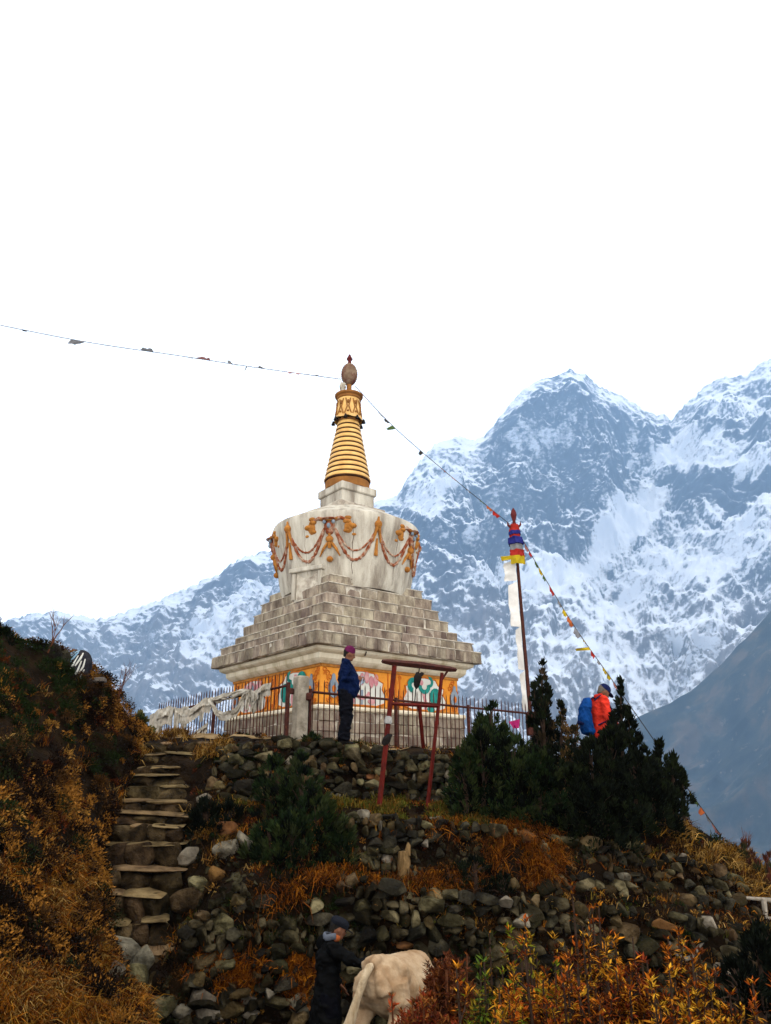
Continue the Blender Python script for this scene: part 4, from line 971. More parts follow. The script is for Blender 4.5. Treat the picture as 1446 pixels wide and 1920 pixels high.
def strands(b, hem, n, r, spread, seed):
    """twisted rolls of cloth wandering about a line."""
    rg = np.random.RandomState(seed)
    for q in range(n):
        o = rg.normal(size=(len(hem), 3)) * spread * np.array([.6, .5, 1]); L_ = catmull([np.array(h) + o[i] for i, h in enumerate(hem)], 6); k = len(L_); ph = rg.uniform(0, 6, 3); c0 = len(b.v); m_ = 9
        for i in range(k):
            d = L_[min(i + 1, k - 1)] - L_[max(i - 1, 0)]; d /= max(1e-6, np.linalg.norm(d)); s_ = np.cross(d, [0, 1, 0]); s_ /= max(1e-6, np.linalg.norm(s_)); e_ = np.cross(d, s_)
            for a_ in range(m_):
                a = 6.2832 * a_ / m_; rr = r * (1 + .45 * math.sin(2 * a + i * .55 + ph[0]) + .3 * math.sin(3 * a - i * .4 + ph[1])) * (.75 + .35 * math.sin(i * .5 + ph[2]))
                b.v.append(Vector(L_[i] + s_ * rr * math.cos(a) + e_ * rr * .7 * math.sin(a)))
        for i in range(k - 1):
            for a_ in range(m_): b.f.append((c0 + i * m_ + a_, c0 + i * m_ + (a_ + 1) % m_, c0 + (i + 1) * m_ + (a_ + 1) % m_, c0 + (i + 1) * m_ + a_))
_b = MB(); _lp = [fl(476, .03), fl(462, -.08), fl(446, -.25), fl(430, -.31), fl(416, -.24), fl(404, -.06), fl(398, .04)]; _l2 = [fl(470, .04), fl(450, .07), fl(432, .03), fl(414, .08), fl(400, .02)]
strands(_b, _lp, 4, .030, .035, 61); strands(_b, _l2, 4, .026, .04, 63)
cloth_sheet(_b, [p + Vector((0, -.03, 0)) for p in _lp[1:6]], (.02, -.03, -.12), (.3, -1, 0), 18, 6, .05, 64)
setp(_b.build('scarf', m_cloth, None, _lp[0], smooth=True), 'pale scarf looped low from the left railing with a gap showing through it', 'scarf', 'white scarves on the left railing')
drape('pale scarf twisted along the railing next to the gatepost', [512, 498, 486, 474, 464], [0, -.05, .05, .09, .02], .20, 2, .06, tails=((492, 5, .34), (470, 5, .30)))
drape('pale scarf bunched along the middle of the left railing', [402, 388, 374, 358, 344, 330], [0, -.03, .06, .12, .10, .02], .26, 3, .05, tails=((350, 8, .42), (384, 5, .36), (336, 6, .5)))
drape('bundle of pale scarves hanging over the far left end of the railing', [330, 320, 310, 300, 292], [.02, -.04, -.02, .02, .1], .34, 4, .06, tails=((298, 8, .85), (292, 7, .7), (308, 5, .5)))
drape('short pale scarf drooping between two pickets right of the low loop', [488, 482, 474], [.02, .08, .03], .36, 5, .05)
drape('low pale scarf trailing behind the pickets of the left railing near the ground', [396, 376, 356, 336], [.45, .55, .66, .62], .16, 6, .04, -.06)
mg = MB(); q = reach(F0, hd, 952); q2 = reach(F0, hd, 974)
cloth_sheet(mg, [q + Vector((0, -.05, -.22)), q2 + Vector((0, -.05, -.14))], (.03, 0, -.16), (0, -1, 0), 8, 6, .04, 3, taper=.5); o = mg.build('cloth', m_cmag, None, q, smooth=True); setp(o, 'magenta cloth tied to the railing just left of the flagpole', 'cloth')

# ---- the flagpole
PB, PT = at(995, 1345, 17.35), at(969, 1040, 17.35); PTOP = at(965.5, 958, 17.35)
fp = thing('flagpole', 'tall thin dark flagpole wrapped in coloured cloth with a white banner', 'flagpole', PB - Vector((0, 0, .35)))
def pol(py): return PB.lerp(PT, (1345 - py) / (1345 - 1040))
MB().tube([PB - Vector((0, 0, .35)), PB, PT, pol(985)], [.05, .045, .036, .03], 10).build('pole', m_iron, fp, smooth=True)
MB().box(pol(1348) + Vector((0, 0, -.1)), (.2, .2, .5), None, .02).build('socket', m_iron, fp)
def wrap(nm, py0, py1, w0, w1, m, sd):
    a, b = pol(py0), pol(py1); rg = random.Random(sd); mb = MB(); n = 18; k = 6; c0 = len(mb.v)
    for i in range(k):
        t = i / (k - 1); c = a.lerp(b, t); w = (w0 + (w1 - w0) * t) / FPX * 17.6
        for j in range(n):
            an = 2 * math.pi * j / n; r = w * (1 + .14 * math.sin(5 * an + sd + t * 2) + rg.uniform(-.06, .06)); mb.v.append(c + Vector((r * math.cos(an), r * math.sin(an), rg.uniform(-.01, .01))))
    for i in range(k - 1):
        for j in range(n): mb.f.append((i * n + j, i * n + (j + 1) % n, (i + 1) * n + (j + 1) % n, (i + 1) * n + j))
    mb.f.append(tuple(range(n))); mb.f.append(tuple(range((k - 1) * n, k * n))); mb.build(nm, m, fp, smooth=True)
wrap('cloth_wrap', 1046, 1032, 14, 13, m_cred, 1); wrap('cloth_wrap', 1033, 1017, 12, 11, m_cgrey, 2); wrap('cloth_wrap', 1020, 1006, 14.5, 13, m_cblue, 3); wrap('cloth_wrap', 1007, 999, 10, 9.5, m_cred, 4); wrap('cloth_wrap', 1000, 992, 11.5, 11, m_cblue, 5); wrap('cloth_wrap', 993, 978, 11, 7, m_cred, 6)
fb = MB(); tp = pol(980); fb.lathe([(.055, 0), (.035, .10), (.06, .2), (.075, .27), (.055, .36), (.008, .44)], tp, 10)
for s_ in (-1, 1): fb.tube([pol(985) + Vector((s_ * .08, 0, 0)), pol(979) + Vector((s_ * .15, 0, 0)), pol(972) + Vector((s_ * .16, 0, 0))], [.04, .025, .005], 5)
fb.build('finial', m_maroon, fp, smooth=True)
yb = MB(); cloth_sheet(yb, [pol(1045) + Vector((-.17, -.12, 0)), pol(1045) + Vector((.0, -.19, 0)), pol(1045) + Vector((.16, -.1, 0))], (.0, -.02, -.21), (0, -1, 0), 10, 6, .03, 5); cloth_sheet(yb, [pol(1044) + Vector((-.14, -.12, .0)), pol(1050) + Vector((-.12, -.12, -.03))], (-.26, 0, -.04), (0, -1, 0), 6, 6, .03, 6); yb.build('yellow_cloth', m_cyel, fp, smooth=True)
wb = MB(); 
for (ya, yb_, wd, off, sd) in ((1052, 1092, .27, .02, 1), (1094, 1182, .215, .02, 2), (1180, 1262, .12, .02, 3), (1262, 1335, .10, .02, 4)):
    a, b = pol(ya), pol(yb_); cloth_sheet(wb, [a + Vector((-off - .03, -.03, 0)), a.lerp(b, .5) + Vector((-off - .035, -.03, 0)), b + Vector((-off - .03, -.03, 0))], (-wd, .05, -.03), (.25, -1, 0), 12, 7, .03, sd, taper=.12)
wb.build('white_banner', mat('sheer_cotton', [(.52, .50, .46), (.64, .62, .58)], scale=5, bump=.3), fp, smooth=True)

# ---- strings of prayer flags
def flag_line(label, pts, flags, sag=0.0):
    P = [Vector(p) for p in pts]; ft = thing('prayer_flag_string', label, 'prayer flags', P[0], 'strings of prayer flags')
    C = [Vector(c) for c in catmull([tuple(p) for p in P], 16)]
    MB().tube(C, .0085, 5).build('cord', m_string, ft)
    xs = [proj(c)[0] for c in C]
    def on(px):
        for i in range(len(C) - 1):
            if (xs[i] - px) * (xs[i + 1] - px) <= 0: t = (px - xs[i]) / (xs[i + 1] - xs[i] + 1e-9); return C[i].lerp(C[i + 1], t)
        return C[-1]
    for k, (p0, p1, drp, m, dx) in enumerate(flags):
        a, b = on(p0), on(p1); s = 1 / FPX * a.y * 1.05
        g = MB(); cloth_sheet(g, [a, a.lerp(b, .5), b], (dx * s, -.03, -drp * s * .75), (.1, -1, .1), 7, 5, .022, k + 3, taper=.35); g.build('flag', m, ft, smooth=True)
S0 = at(640, 711, 18.1)
flag_line('long cord of small tattered flags running from the spire tip out to the left', [at(-120, 585, 15.0), at(150, 639, 16.0), at(330, 666, 16.8), at(480, 689, 17.5), S0],
    [(44, 53, 5, m_string, -2), (135, 160, 13, m_cgrey, -12), (196, 216, 2.5, m_string, 0), (262, 288, -6, m_cgrey, 2), (285, 290, 3, m_string, 0), (350, 365, 3, m_string, 0), (368, 395, -4, m_cpink, 3), (428, 436, -7, m_cgrey, -3), (432, 450, 3, m_string, 0), (462, 464, 16, m_cgrey, -3), (485, 497, -4, m_cgrey, -4), (535, 565, 4, m_cpink, 0), (570, 610, 1.5, m_string, 0)])
Q0, Q1 = at(666, 724, 18.1), at(956, 983, 17.35)
flag_line('short cord of faded flags from the spire tip down to the flagpole head', [Q0, at(735, 797, 17.9), at(830, 880, 17.6), Q1],
    [(676, 692, 2.5, m_cpink, 0), (692, 702, 2, m_string, 0), (710, 722, 3, m_cgrey, -2), (722, 732, 4, m_string, -4), (736, 742, 8, m_cgrn, -14), (788, 794, 10, m_string, -5), (826, 838, 3, m_cpink, 0), (846, 858, 3, m_corg, 0), (872, 884, 4, m_cgrey, 0), (898, 910, 4, m_cgrn, 0), (912, 924, 6, m_corg, -2), (924, 938, 8, m_cred, -4)])
flag_line('cord of bright flags falling from the flagpole past the person in red to the ridge', [at(980, 1012, 17.3), at(1068, 1160, 16.0), at(1160, 1292, 14.8), at(1290, 1479, 13.2), at(1352, 1566, 12.45)],
    [(984, 992, 9, m_cpink, -2), (992, 998, 8, m_cred, -2), (1003, 1010, 7, m_cgrn, -2), (1010, 1018, 9, m_cyel, -2), (1018, 1024, 8, m_cgrn, -2), (1030, 1040, 10, m_cred, -2), (1046, 1054, 7, m_cgrey, -2), (1056, 1064, 9, m_cyel, -4), (1064, 1076, 10, m_corg, -4), (1078, 1090, 10, m_cgrey, -6), (1092, 1098, 6, m_cyel, 0), (1104, 1108, 3, m_cyel, -26), (1108, 1116, 9, m_cred, -3), (1120, 1126, 7, m_cgrey, -2), (1130, 1138, 8, m_cyel, -2), (1138, 1146, 9, m_cyel, -3), (1150, 1158, 8, m_cpink, -2), (1292, 1300, 9, m_cyel, -2), (1302, 1310, 8, m_cgrn, -2), (1314, 1322, 8, m_corg, -8), (1324, 1332, 8, m_cgrey, -2), (1334, 1350, 8, m_cpink, -2)])
rg0 = AX + Vector((-.14, -.12, zax(722))); scarf('rag', 'grey white rag tied below the spire tip', [rg0, rg0 + Vector((-.03, -.03, -.10)), rg0 + Vector((-.02, -.03, -.26))], [.04, .075, .05], 8, None, m_cloth, None, 'rag')
# ================================================================== LOOSE ROCKS, PLANTS
rr_ = random.Random(21)
def rock(label, px, py, w, h, kind='p', tilt=0.0, dy=0.0, name='rock', cat='rock', group='loose rocks on the slope'):
    """A single loose rock whose middle shows at a pixel of the photograph, resting on the ground there."""
    p, _ = hit(px, py + h * .35); s = p.length / FPX; W_, H_ = w * s, h * s
    me = rock_mesh('rock', rr_.randrange(9999), 26, .6, {'p': m_pale, 's': m_stone, 'r': m_rust_stone, 'd': m_riser}[kind])
    o = put(me, name, p + Vector((0, .06 * W_, H_ * .30)), (W_, W_ * .8, H_), (rr_.uniform(-.1, .1), tilt, rr_.uniform(-.4, .4)))
    return setp(o, label, cat, group)
for a in [
    ('large flat pale boulder at the left foot of the stairs', 228, 1788, 66, 40, 'p', .12), ('pale rounded boulder leaning on the right of the large flat one', 266, 1803, 36, 40, 'p', .5),
    ('squarish grey rock below the pale rounded boulder', 251, 1838, 42, 44, 's', .2), ('small pale rock wedged under the large flat boulder', 216, 1826, 28, 26, 'p', .5),
    ('wide grey block with a flat top at the bottom of the stairs', 292, 1893, 64, 36, 's', 0), ('bright pinkish white rock between the stair foot and the orange grass', 384, 1874, 48, 36, 'p', .1),
    ('grey white rock touching the right of the bright pinkish one', 422, 1880, 30, 42, 's', .2), ('flat pale stone just below and left of the bright pinkish rock', 340, 1898, 38, 20, 'p', .2),
    ('flat pale stone under the bright pinkish rock', 392, 1900, 54, 24, 'p', .3), ('flat whitish stone lying alone in the orange grass', 464, 1874, 36, 18, 'p', .15),
    ('brown round stone beside the riser above the large flat boulder', 208, 1752, 32, 30, 'd', 0), ('rounded tan boulder on the right edge of the stairs, halfway up', 353, 1607, 42, 30, 'p', 0),
    ('pale pointed rock on the rubble right of the rounded tan boulder', 424, 1592, 44, 30, 'p', -.4), ('long pale slab tilted down to the right below the dark hollow', 460, 1578, 44, 20, 'p', .65),
    ('orange brown pointed rock above the tilted pale slab', 428, 1552, 36, 26, 'r', -.2), ('orange wedge of rock right of the stairs, below the tan boulder', 405, 1642, 30, 24, 'r', .3),
    ('low brown mossy boulder right of the middle steps', 352, 1690, 62, 40, 'd', -.2), ('grey mottled rock above the low brown boulder', 372, 1660, 48, 26, 's', .2),
    ('greenish boulder at the right of the lowest steps', 412, 1732, 46, 34, 's', .1), ('small pale cap stone at the top right of the upper steps', 384, 1496, 30, 18, 'p', 0),
    ('grey block stuck in the platform edge just right of the top steps', 436, 1446, 46, 26, 's', .1), ('big grey rock behind the hem of the black coat, at its left', 566, 1886, 42, 36, 'p', .3),
    ('pale stone sitting in the orange grass near the bottom edge', 470, 1905, 26, 18, 'p', 0), ('white rounded stone on the edge of the ledge below the red frame', 680, 1532, 24, 26, 'p', .1),
    ('small white flat stone lying on the grassy ledge', 818, 1534, 24, 8, 'p', 0), ('pale grey stone on the platform edge behind the low bushes', 530, 1388, 40, 18, 's', 0)]:
    rock(*a)
# rubble too small to pick apart, under the stairs and along the right of them
def rubble(polys, n, seed, size):
    rg = np.random.RandomState(seed); V = []; F = []; T = []; base = [rock_mesh('r', 300 + k, 12, .5) for k in range(6)]
    dat = [(np.array([v.co[:] for v in m.vertices]), [tuple(p.vertices) for p in m.polygons]) for m in base]
    mb = MB()
    for k in range(n):
        pl = polys[rg.randint(len(polys))]; px, py = rg.uniform(pl[0], pl[2]), rg.uniform(pl[1], pl[3]); p, _ = hit(px, py)
        if p is None: continue
        v, f = dat[rg.randint(6)]; s = rg.uniform(*size); M = Euler(rg.uniform(-3, 3, 3)).to_matrix()
        mb.add([p + M @ Vector(q * np.array([s, s * .8, s * .6])) for q in v], f)
    for m in base: bpy.data.meshes.remove(m)
    return mb
o = rubble([(210, 1840, 470, 1918), (330, 1560, 480, 1700), (300, 1700, 560, 1790), (1030, 1560, 1390, 1720)], 420, 4, (.05, .14)).build('rubble', m_stone); o['kind'] = 'stuff'
o = rubble([(520, 1690, 1440, 1850), (400, 1410, 850, 1495), (640, 1545, 900, 1640)], 520, 6, (.05, .11)).build('chinking_stones', m_stone); o['kind'] = 'stuff'

m_leaf = mat('dry_leaf', [(.75, .75, .75), (1, 1, 1)], scale=6, bump=0, attr=True, rough=.9, spec=.02)
m_grass = mat('grass_blade', [(.7, .7, .7), (1, 1, 1)], scale=6, bump=0, attr=True, rough=.9, spec=.02)
m_twig = mat('dark_twig', [(.02, .012, .008), (.05, .03, .02)], scale=20, bump=.2)
m_rtwig = mat('reddish_twig', [(.06, .02, .01), (.14, .05, .02)], scale=20, bump=.2)

# ---- the low scrub of the bank: leafy cushions with dark soil between
def cushions(P, n, seed, wf, rad, leaves, ll, pal, palf, name):
    rg = np.random.RandomState(seed); pt, nn = grid_sample(P, n, rg, wf)
    C = np.repeat(pt, leaves, 0); NN = np.repeat(nn, leaves, 0); m_ = len(C)
    r = np.repeat(rg.uniform(rad[0], rad[1], n), leaves)[:, None]
    d = rg.normal(size=(m_, 3)); d /= np.linalg.norm(d, axis=1)[:, None]; d = d + NN * .8 + np.array([0, 0, .35]); d /= np.linalg.norm(d, axis=1)[:, None]
    c = C + d * r * (rg.uniform(.35, 1.0, (m_, 1)))
    v, f = leaf_arrays(c, d + rg.normal(size=(m_, 3)) * .45, rg.normal(size=(m_, 3)), rg.uniform(ll[0], ll[1], m_), rg.uniform(ll[0], ll[1], m_) * .22)
    k = np.repeat(palf(pt, rg), leaves); t = tintmix(pal, k, 4, rg, .4)
    o = link(name, np_mesh(name, v, f, t), None, None, m_leaf); o['kind'] = 'stuff'; return o
def pal_bank(pt, rg):
    n = fbm(pt * 1.1, 3, 401); n2 = fbm(pt * .8, 3, 411); x, y = projn(pt)
    k = np.where(n > .52, 1, 0); k = np.where(n > .60, 2, k); k = np.where((n2 > .58) & (y < 1560), 3, k)
    k = np.where((rg.rand(len(k)) < .25), rg.randint(0, 7, len(k)), k); k = np.where((y > 1480) & (rg.rand(len(k)) < .35), 2, k); return k
PB_ = [(.010, .005, .003), (.055, .024, .006), (.24, .10, .016), (.012, .020, .005), (.075, .018, .005), (.004, .003, .002), (.24, .115, .022)]
def w_bank(p):
    x, y = projn(p); n = fbm(p * 1.6, 3, 421); return sstep(.40, .52, n) + .14
cushions(BK, 3600, 5, w_bank, (.04, .15), 60, (.025, .055), PB_, pal_bank, 'bank_scrub')
cushions(BK, 230, 55, w_bank, (.14, .27), 260, (.02, .045), [(.008, .005, .003), (.022, .011, .005), (.05, .024, .008), (.012, .016, .005), (.10, .045, .010)], lambda pt, rg: rg.choice(5, len(pt), p=[.3, .25, .2, .15, .1]), 'bank_bushes')
def w_hill(p):
    x, y = projn(p); n = fbm(p * 1.5, 3, 431)
    ok = (p[:, 1] > 9) & (p[:, 1] < 14) & (x > 300) & (x < 1500)
    return np.where(ok, sstep(.44, .56, n) + .22, 0) * np.where((x > 170) & (x < 400) & (y < 1800), .12, 1) * np.where(p[:, 1] > 12.7, .25, 1)
def pal_hill(pt, rg):
    n = fbm(pt * 1.3, 3, 441); k = np.where(n > .5, 1, 0); k = np.where(n > .58, 3, k); return np.where(rg.rand(len(k)) < .2, rg.randint(0, 7, len(k)), k)
cushions(HILL, 2900, 6, w_hill, (.03, .09), 30, (.02, .05), PB_, pal_hill, 'hill_scrub')

# ---- dry grass
def grass(name, pts, seed, blades, ln, wd, lean, pal, palk=None, spread=.05):
    rg = np.random.RandomState(seed); n = len(pts); C = np.repeat(pts, blades, 0) + rg.normal(size=(n * blades, 3)) * spread * np.array([1, 1, .25]); m_ = len(C)
    d = rg.normal(size=(m_, 3)) * .42 + np.array(lean) + np.array([0, 0, .9])
    v, f = blade_arrays(C, d, rg.uniform(ln[0], ln[1], m_), rg.uniform(wd[0], wd[1], m_), np.array(lean) * .8 + np.array([0, 0, -.55]) + rg.normal(size=(m_, 3)) * .25, rg)
    k = palk if palk is not None else rg.randint(0, len(pal), n); t = tintmix(pal, np.repeat(k, blades), 5, rg, .35)
    o = link(name, np_mesh(name, v, f, t), None, None, m_grass); o['kind'] = 'stuff'; return o
def sample_px(P, n, seed, wpx):
    rg = np.random.RandomState(seed)
    def wf(p):
        x, y = projn(p); ok = (p[:, 1] > 5) & (p[:, 1] < 15); w = np.zeros(len(p))
        for (cx, cy, rx, ry, k) in wpx: w = np.maximum(w, k * np.clip(1.6 - ((x - cx) / rx) ** 2 - ((y - cy) / ry) ** 2, 0, 1))
        return np.where(ok, w * (.015 + sstep(.46, .60, fbm(p * 2.3, 3, 600 + seed))), 0)
    return grid_sample(P, n, rg, wf)[0]
OR = [(.22, .060, .004), (.13, .034, .004), (.30, .10, .007), (.045, .012, .003)]
TAN = [(.28, .135, .018), (.15, .065, .012), (.05, .024, .007), (.34, .20, .055)]
YG = [(.075, .08, .010), (.13, .09, .013), (.045, .04, .008), (.17, .075, .011)]
grass('orange_grass', sample_px(HILL, 900, 11, [(470, 1825, 90, 40, 1.0), (560, 1850, 60, 40, .7)]), 12, 14, (.10, .24), (.004, .008), (.1, -.1, 0), OR)
grass('ledge_grass', sample_px(HILL, 800, 13, [(700, 1508, 70, 16, 1), (800, 1520, 90, 16, .8), (900, 1530, 70, 20, .8), (455, 1504, 30, 10, 1)]), 14, 12, (.06, .16), (.004, .007), (0, -.15, 0), YG)
grass('hanging_orange_grass', sample_px(HILL, 1100, 15, [(930, 1565, 90, 22, .8), (975, 1610, 50, 50, .8), (860, 1560, 60, 16, .7), (700, 1640, 80, 18, .8), (820, 1655, 80, 16, .7), (1020, 1610, 30, 45, .8), (620, 1640, 50, 20, .5), (530, 1660, 40, 50, .3)]), 16, 10, (.08, .30), (.003, .006), (.05, -.45, -.35), OR + [(.03, .012, .004), (.10, .034, .006)])
grass('tan_grass', sample_px(HILL, 900, 17, [(1215, 1580, 50, 40, 1), (1265, 1565, 24, 26, .8), (1350, 1620, 50, 24, .7), (1420, 1660, 40, 30, .4), (1300, 1640, 60, 40, .25), (300, 1385, 50, 20, .7), (250, 1400, 30, 30, .7), (400, 1410, 40, 14, .6), (400, 1560, 50, 60, .25)]), 18, 12, (.12, .30), (.004, .008), (.1, -.3, -.15), TAN)
grass('mixed_grass', sample_px(HILL, 1500, 19, [(700, 1650, 400, 220, .5), (1200, 1700, 260, 160, .4), (380, 1720, 80, 120, .4)]), 20, 9, (.06, .18), (.003, .006), (0, -.2, -.1), TAN + OR + YG + [(.05, .025, .008)] * 5)
def bank_px(n, seed, w): return sample_px(BK, n, seed, w)
grass('bank_straw', bank_px(1700, 21, [(60, 1880, 150, 50, 1), (150, 1850, 60, 80, .8), (215, 1880, 50, 50, .7), (20, 1660, 40, 60, .8), (115, 1680, 30, 60, .8)]), 22, 11, (.08, .30), (.002, .005), (.35, -.45, -.25), TAN + OR)
grass('bank_tufts', bank_px(700, 23, [(110, 1500, 160, 220, .4), (225, 1395, 40, 40, .9), (180, 1600, 30, 120, .5)]), 24, 10, (.08, .2), (.003, .006), (.2, -.3, 0), TAN + OR + [(.06, .03, .01)] * 4)

# ---- junipers and other shrubs: a trunk, limbs, and sprays through the crown
def limbs(b, base, tips, r0, rg):
    for t in tips:
        m_ = base.lerp(t, .5) + Vector(rg.normal(size=3) * .06); b.tube([base, m_, t], [r0, r0 * .55, r0 * .12], 5)
def juniper(label, cones, pal, seed, dens=1.0, ll=(.05, .11), cat='shrub', name='juniper_shrub', group=None, wf=.16, flare=.8, dome=False):
    """cones: (px, py_top, py_base, half-width px, Y, depth m)."""
    rg = np.random.RandomState(seed); Cs, Ds, Ks = [], [], []; trunks = []
    for (px, pt, pb, hw, Y, dm) in cones:
        t, b = np.array(at(px, pt, Y)), np.array(at(px, pb, Y)); H = t[2] - b[2]; w = hw / FPX * Y * 1.05
        n = int(dens * 2300 * max(.25, H * w * 2)); ncl = max(14, n // 34)
        # clumps: branch tips spread through the cone's volume, denser to the outside
        h = rg.uniform(0, 1, ncl) ** .9; a = rg.uniform(0, 2 * math.pi, ncl); prof = (np.sqrt(np.maximum(0, 1 - h ** 2.2)) if dome else np.minimum(1, (1 - h) ** .75 * 1.25)) * (.75 + .5 * np.sin(a * 3 + h * 9 + seed) ** 2)
        q = np.sqrt(rg.uniform(.15, 1, ncl)) * prof
        cc = np.stack([b[0] + (t[0] - b[0]) * h + np.cos(a) * q * w, b[1] + np.sin(a) * q * dm + 0 * h, b[2] + H * h], -1)
        rad = rg.uniform(.05, .13, ncl) * (1 - .45 * h) * (w / .5) ** .3
        k = rg.randint(0, ncl, n); d = rg.normal(size=(n, 3)); d /= np.linalg.norm(d, axis=1)[:, None]
        c = cc[k] + d * rad[k][:, None] * np.array([.8, .8, 1.35]) * rg.uniform(.2, 1, (n, 1))
        out = np.stack([np.cos(a[k]) * q[k], np.sin(a[k]) * q[k], np.full(n, flare)], -1) + d * .5
        Cs.append(c); Ds.append(out); Ks.append(rg.randint(0, len(pal), ncl)[k]); trunks.append((Vector(b), Vector(t), [Vector(x) for x in cc[::max(1, ncl // 12)]]))
    C = np.concatenate(Cs); D = np.concatenate(Ds); K = np.concatenate(Ks); n = len(C)
    j = thing(name, label, cat, trunks[0][0], group); org = np.array(ORG[j.name]); ln = rg.uniform(ll[0], ll[1], n)
    v, f = leaf_arrays(C - org, D, rg.normal(size=(n, 3)), ln, ln * wf); o = link('foliage', np_mesh('foliage', v, f, tintmix(pal, K, 4, rg, .45)), j, None, m_leaf)
    tb = MB(); lb = MB()
    for b, t, tips in trunks:
        tb.tube([b - Vector((0, 0, .15)), b.lerp(t, .4) + Vector((.02, 0, 0)), b.lerp(t, .85)], [.05, .03, .008], 6)
        for tip in tips: q = b.lerp(t, min(.85, max(.05, (tip.z - b.z) / max(.1, t.z - b.z) * .7))); lb.tube([q, q.lerp(tip, .5) + Vector((0, 0, .03)), tip], [.015, .009, .003], 4)
    tb.build('trunk', m_twig, j); lb.build('branch', m_twig, j)['kind'] = 'stuff'
    return j
JUN = [(.022, .030, .008), (.006, .010, .004), (.010, .018, .006), (.016, .026, .008), (.005, .006, .004), (.024, .030, .010)]
JDK = [(.004, .005, .003), (.007, .009, .005), (.010, .013, .006), (.012, .016, .006)]
JBR = [(.03, .02, .008), (.06, .035, .012), (.015, .018, .007), (.10, .055, .02)]
GRP = 'junipers on the slope'
juniper('spreading dark juniper hiding the right end of the railing, nearest the red frame', [(905, 1372, 1560, 56, 12.0, .5), (960, 1385, 1560, 60, 12.0, .6), (1010, 1410, 1570, 56, 11.9, .5), (872, 1400, 1550, 26, 11.8, .3)], JUN, 1, 1.7, group=GRP, dome=True)
juniper('short pointed juniper rising in front of the railing left of the flagpole', [(921, 1308, 1430, 17, 12.3, .14), (900, 1345, 1430, 14, 12.3, .12), (945, 1362, 1450, 20, 12.3, .2)], JUN[:4], 2, 2.0, group=GRP)
juniper('slender juniper with a drooping tip just right of the flagpole', [(1016, 1230, 1400, 9, 12.9, .08), (1027, 1282, 1420, 11, 12.8, .1), (1003, 1285, 1420, 11, 12.8, .1), (1020, 1325, 1460, 30, 12.7, .25)], JDK + [(.03, .02, .01)], 3, 1.7, group=GRP)
juniper('brownish shrub with seed heads between the flagpole and the person in red', [(1052, 1318, 1480, 24, 12.4, .2), (1078, 1360, 1500, 30, 12.2, .25), (1062, 1400, 1540, 46, 12.0, .35)], JBR + JDK, 4, 1.3, ll=(.03, .07), wf=.3, group=GRP)
juniper('broad black green juniper mass in front of the person in red', [(1110, 1392, 1570, 56, 12.0, .6), (1146, 1366, 1575, 40, 12.1, .5), (1190, 1415, 1570, 50, 12.0, .6), (1060, 1440, 1580, 56, 11.8, .5), (1125, 1470, 1590, 80, 11.8, .6)], JDK, 5, 1.8, group=GRP, dome=True)
juniper('tall spiky juniper close behind the back of the person in red', [(1164, 1278, 1440, 10, 12.3, .1), (1180, 1328, 1480, 17, 12.3, .2), (1150, 1340, 1480, 14, 12.3, .15), (1200, 1385, 1520, 24, 12.3, .25)], JDK, 6, 2.0, group=GRP)
juniper('dark juniper leaning over the drop at the far right of the clump', [(1238, 1392, 1520, 20, 12.2, .2), (1262, 1418, 1540, 22, 12.1, .2), (1225, 1430, 1560, 40, 12.0, .4), (1278, 1445, 1515, 13, 12.1, .15), (1250, 1470, 1570, 32, 12.0, .3)], JDK, 7, 1.6, group=GRP)
juniper('tumbling green juniper on the slope left of the red frame', [(520, 1425, 1560, 40, 11.6, .35), (565, 1418, 1600, 44, 11.4, .4), (590, 1490, 1640, 56, 11.1, .5), (545, 1530, 1660, 60, 11.0, .5), (640, 1540, 1640, 30, 11.0, .3), (505, 1550, 1650, 42, 11.0, .4)], JUN, 8, 1.6, group=GRP, dome=True)
juniper('low black shrub filling the hollow right of the upper steps', [(385, 1505, 1560, 36, 11.5, .4), (430, 1512, 1560, 40, 11.5, .4)], JDK[:2], 9, 1.6, group=GRP)
juniper('low green shrub at the foot of the concrete gatepost', [(585, 1378, 1410, 24, 12.8, .25), (540, 1388, 1420, 30, 12.7, .25), (495, 1400, 1425, 30, 12.7, .25)], JUN, 10, 2.2, ll=(.03, .07), group=GRP)
juniper('black bush standing at the right edge above the orange shrubs', [(1425, 1740, 1900, 50, 9.5, .4), (1460, 1760, 1900, 50, 9.5, .4), (1385, 1800, 1900, 40, 9.3, .4)], JDK[:2], 11, 1.3, group=GRP)
juniper('dark trailing shrub under the hanging orange grass', [(890, 1610, 1680, 60, 11.0, .35), (840, 1620, 1670, 50, 11.0, .3), (940, 1640, 1690, 40, 11.0, .3)], JDK[:3], 12, 1.3, ll=(.03, .07), group=GRP)
GR = [(.03, .045, .012), (.07, .08, .02), (.10, .09, .03), (.04, .03, .012)]
juniper('dark round bush at the very left edge, highest on the bank', [(-14, 1164, 1260, 40, 11.4, .3), (8, 1180, 1262, 26, 11.3, .25)], JDK[:2] + [(.02, .012, .006)], 15, 2.2, ll=(.03, .06), name='bush', dome=True)
juniper('pale green leafy bush behind the top of the stairs', [(262, 1340, 1385, 22, 14.2, .3), (240, 1358, 1390, 16, 14.0, .25)], GR, 13, 1.2, ll=(.05, .09), wf=.3, name='bush', group=None)
juniper('ragged brown weeds on the ridge at the right edge', [(1395, 1580, 1640, 18, 12.0, .2), (1418, 1620, 1680, 26, 11.9, .25), (1440, 1600, 1690, 18, 11.9, .2)], [(.05, .02, .012), (.10, .03, .018), (.03, .03, .012)], 14, .8, ll=(.05, .1), wf=.12, name='weed_clump', group=None, flare=1.6)

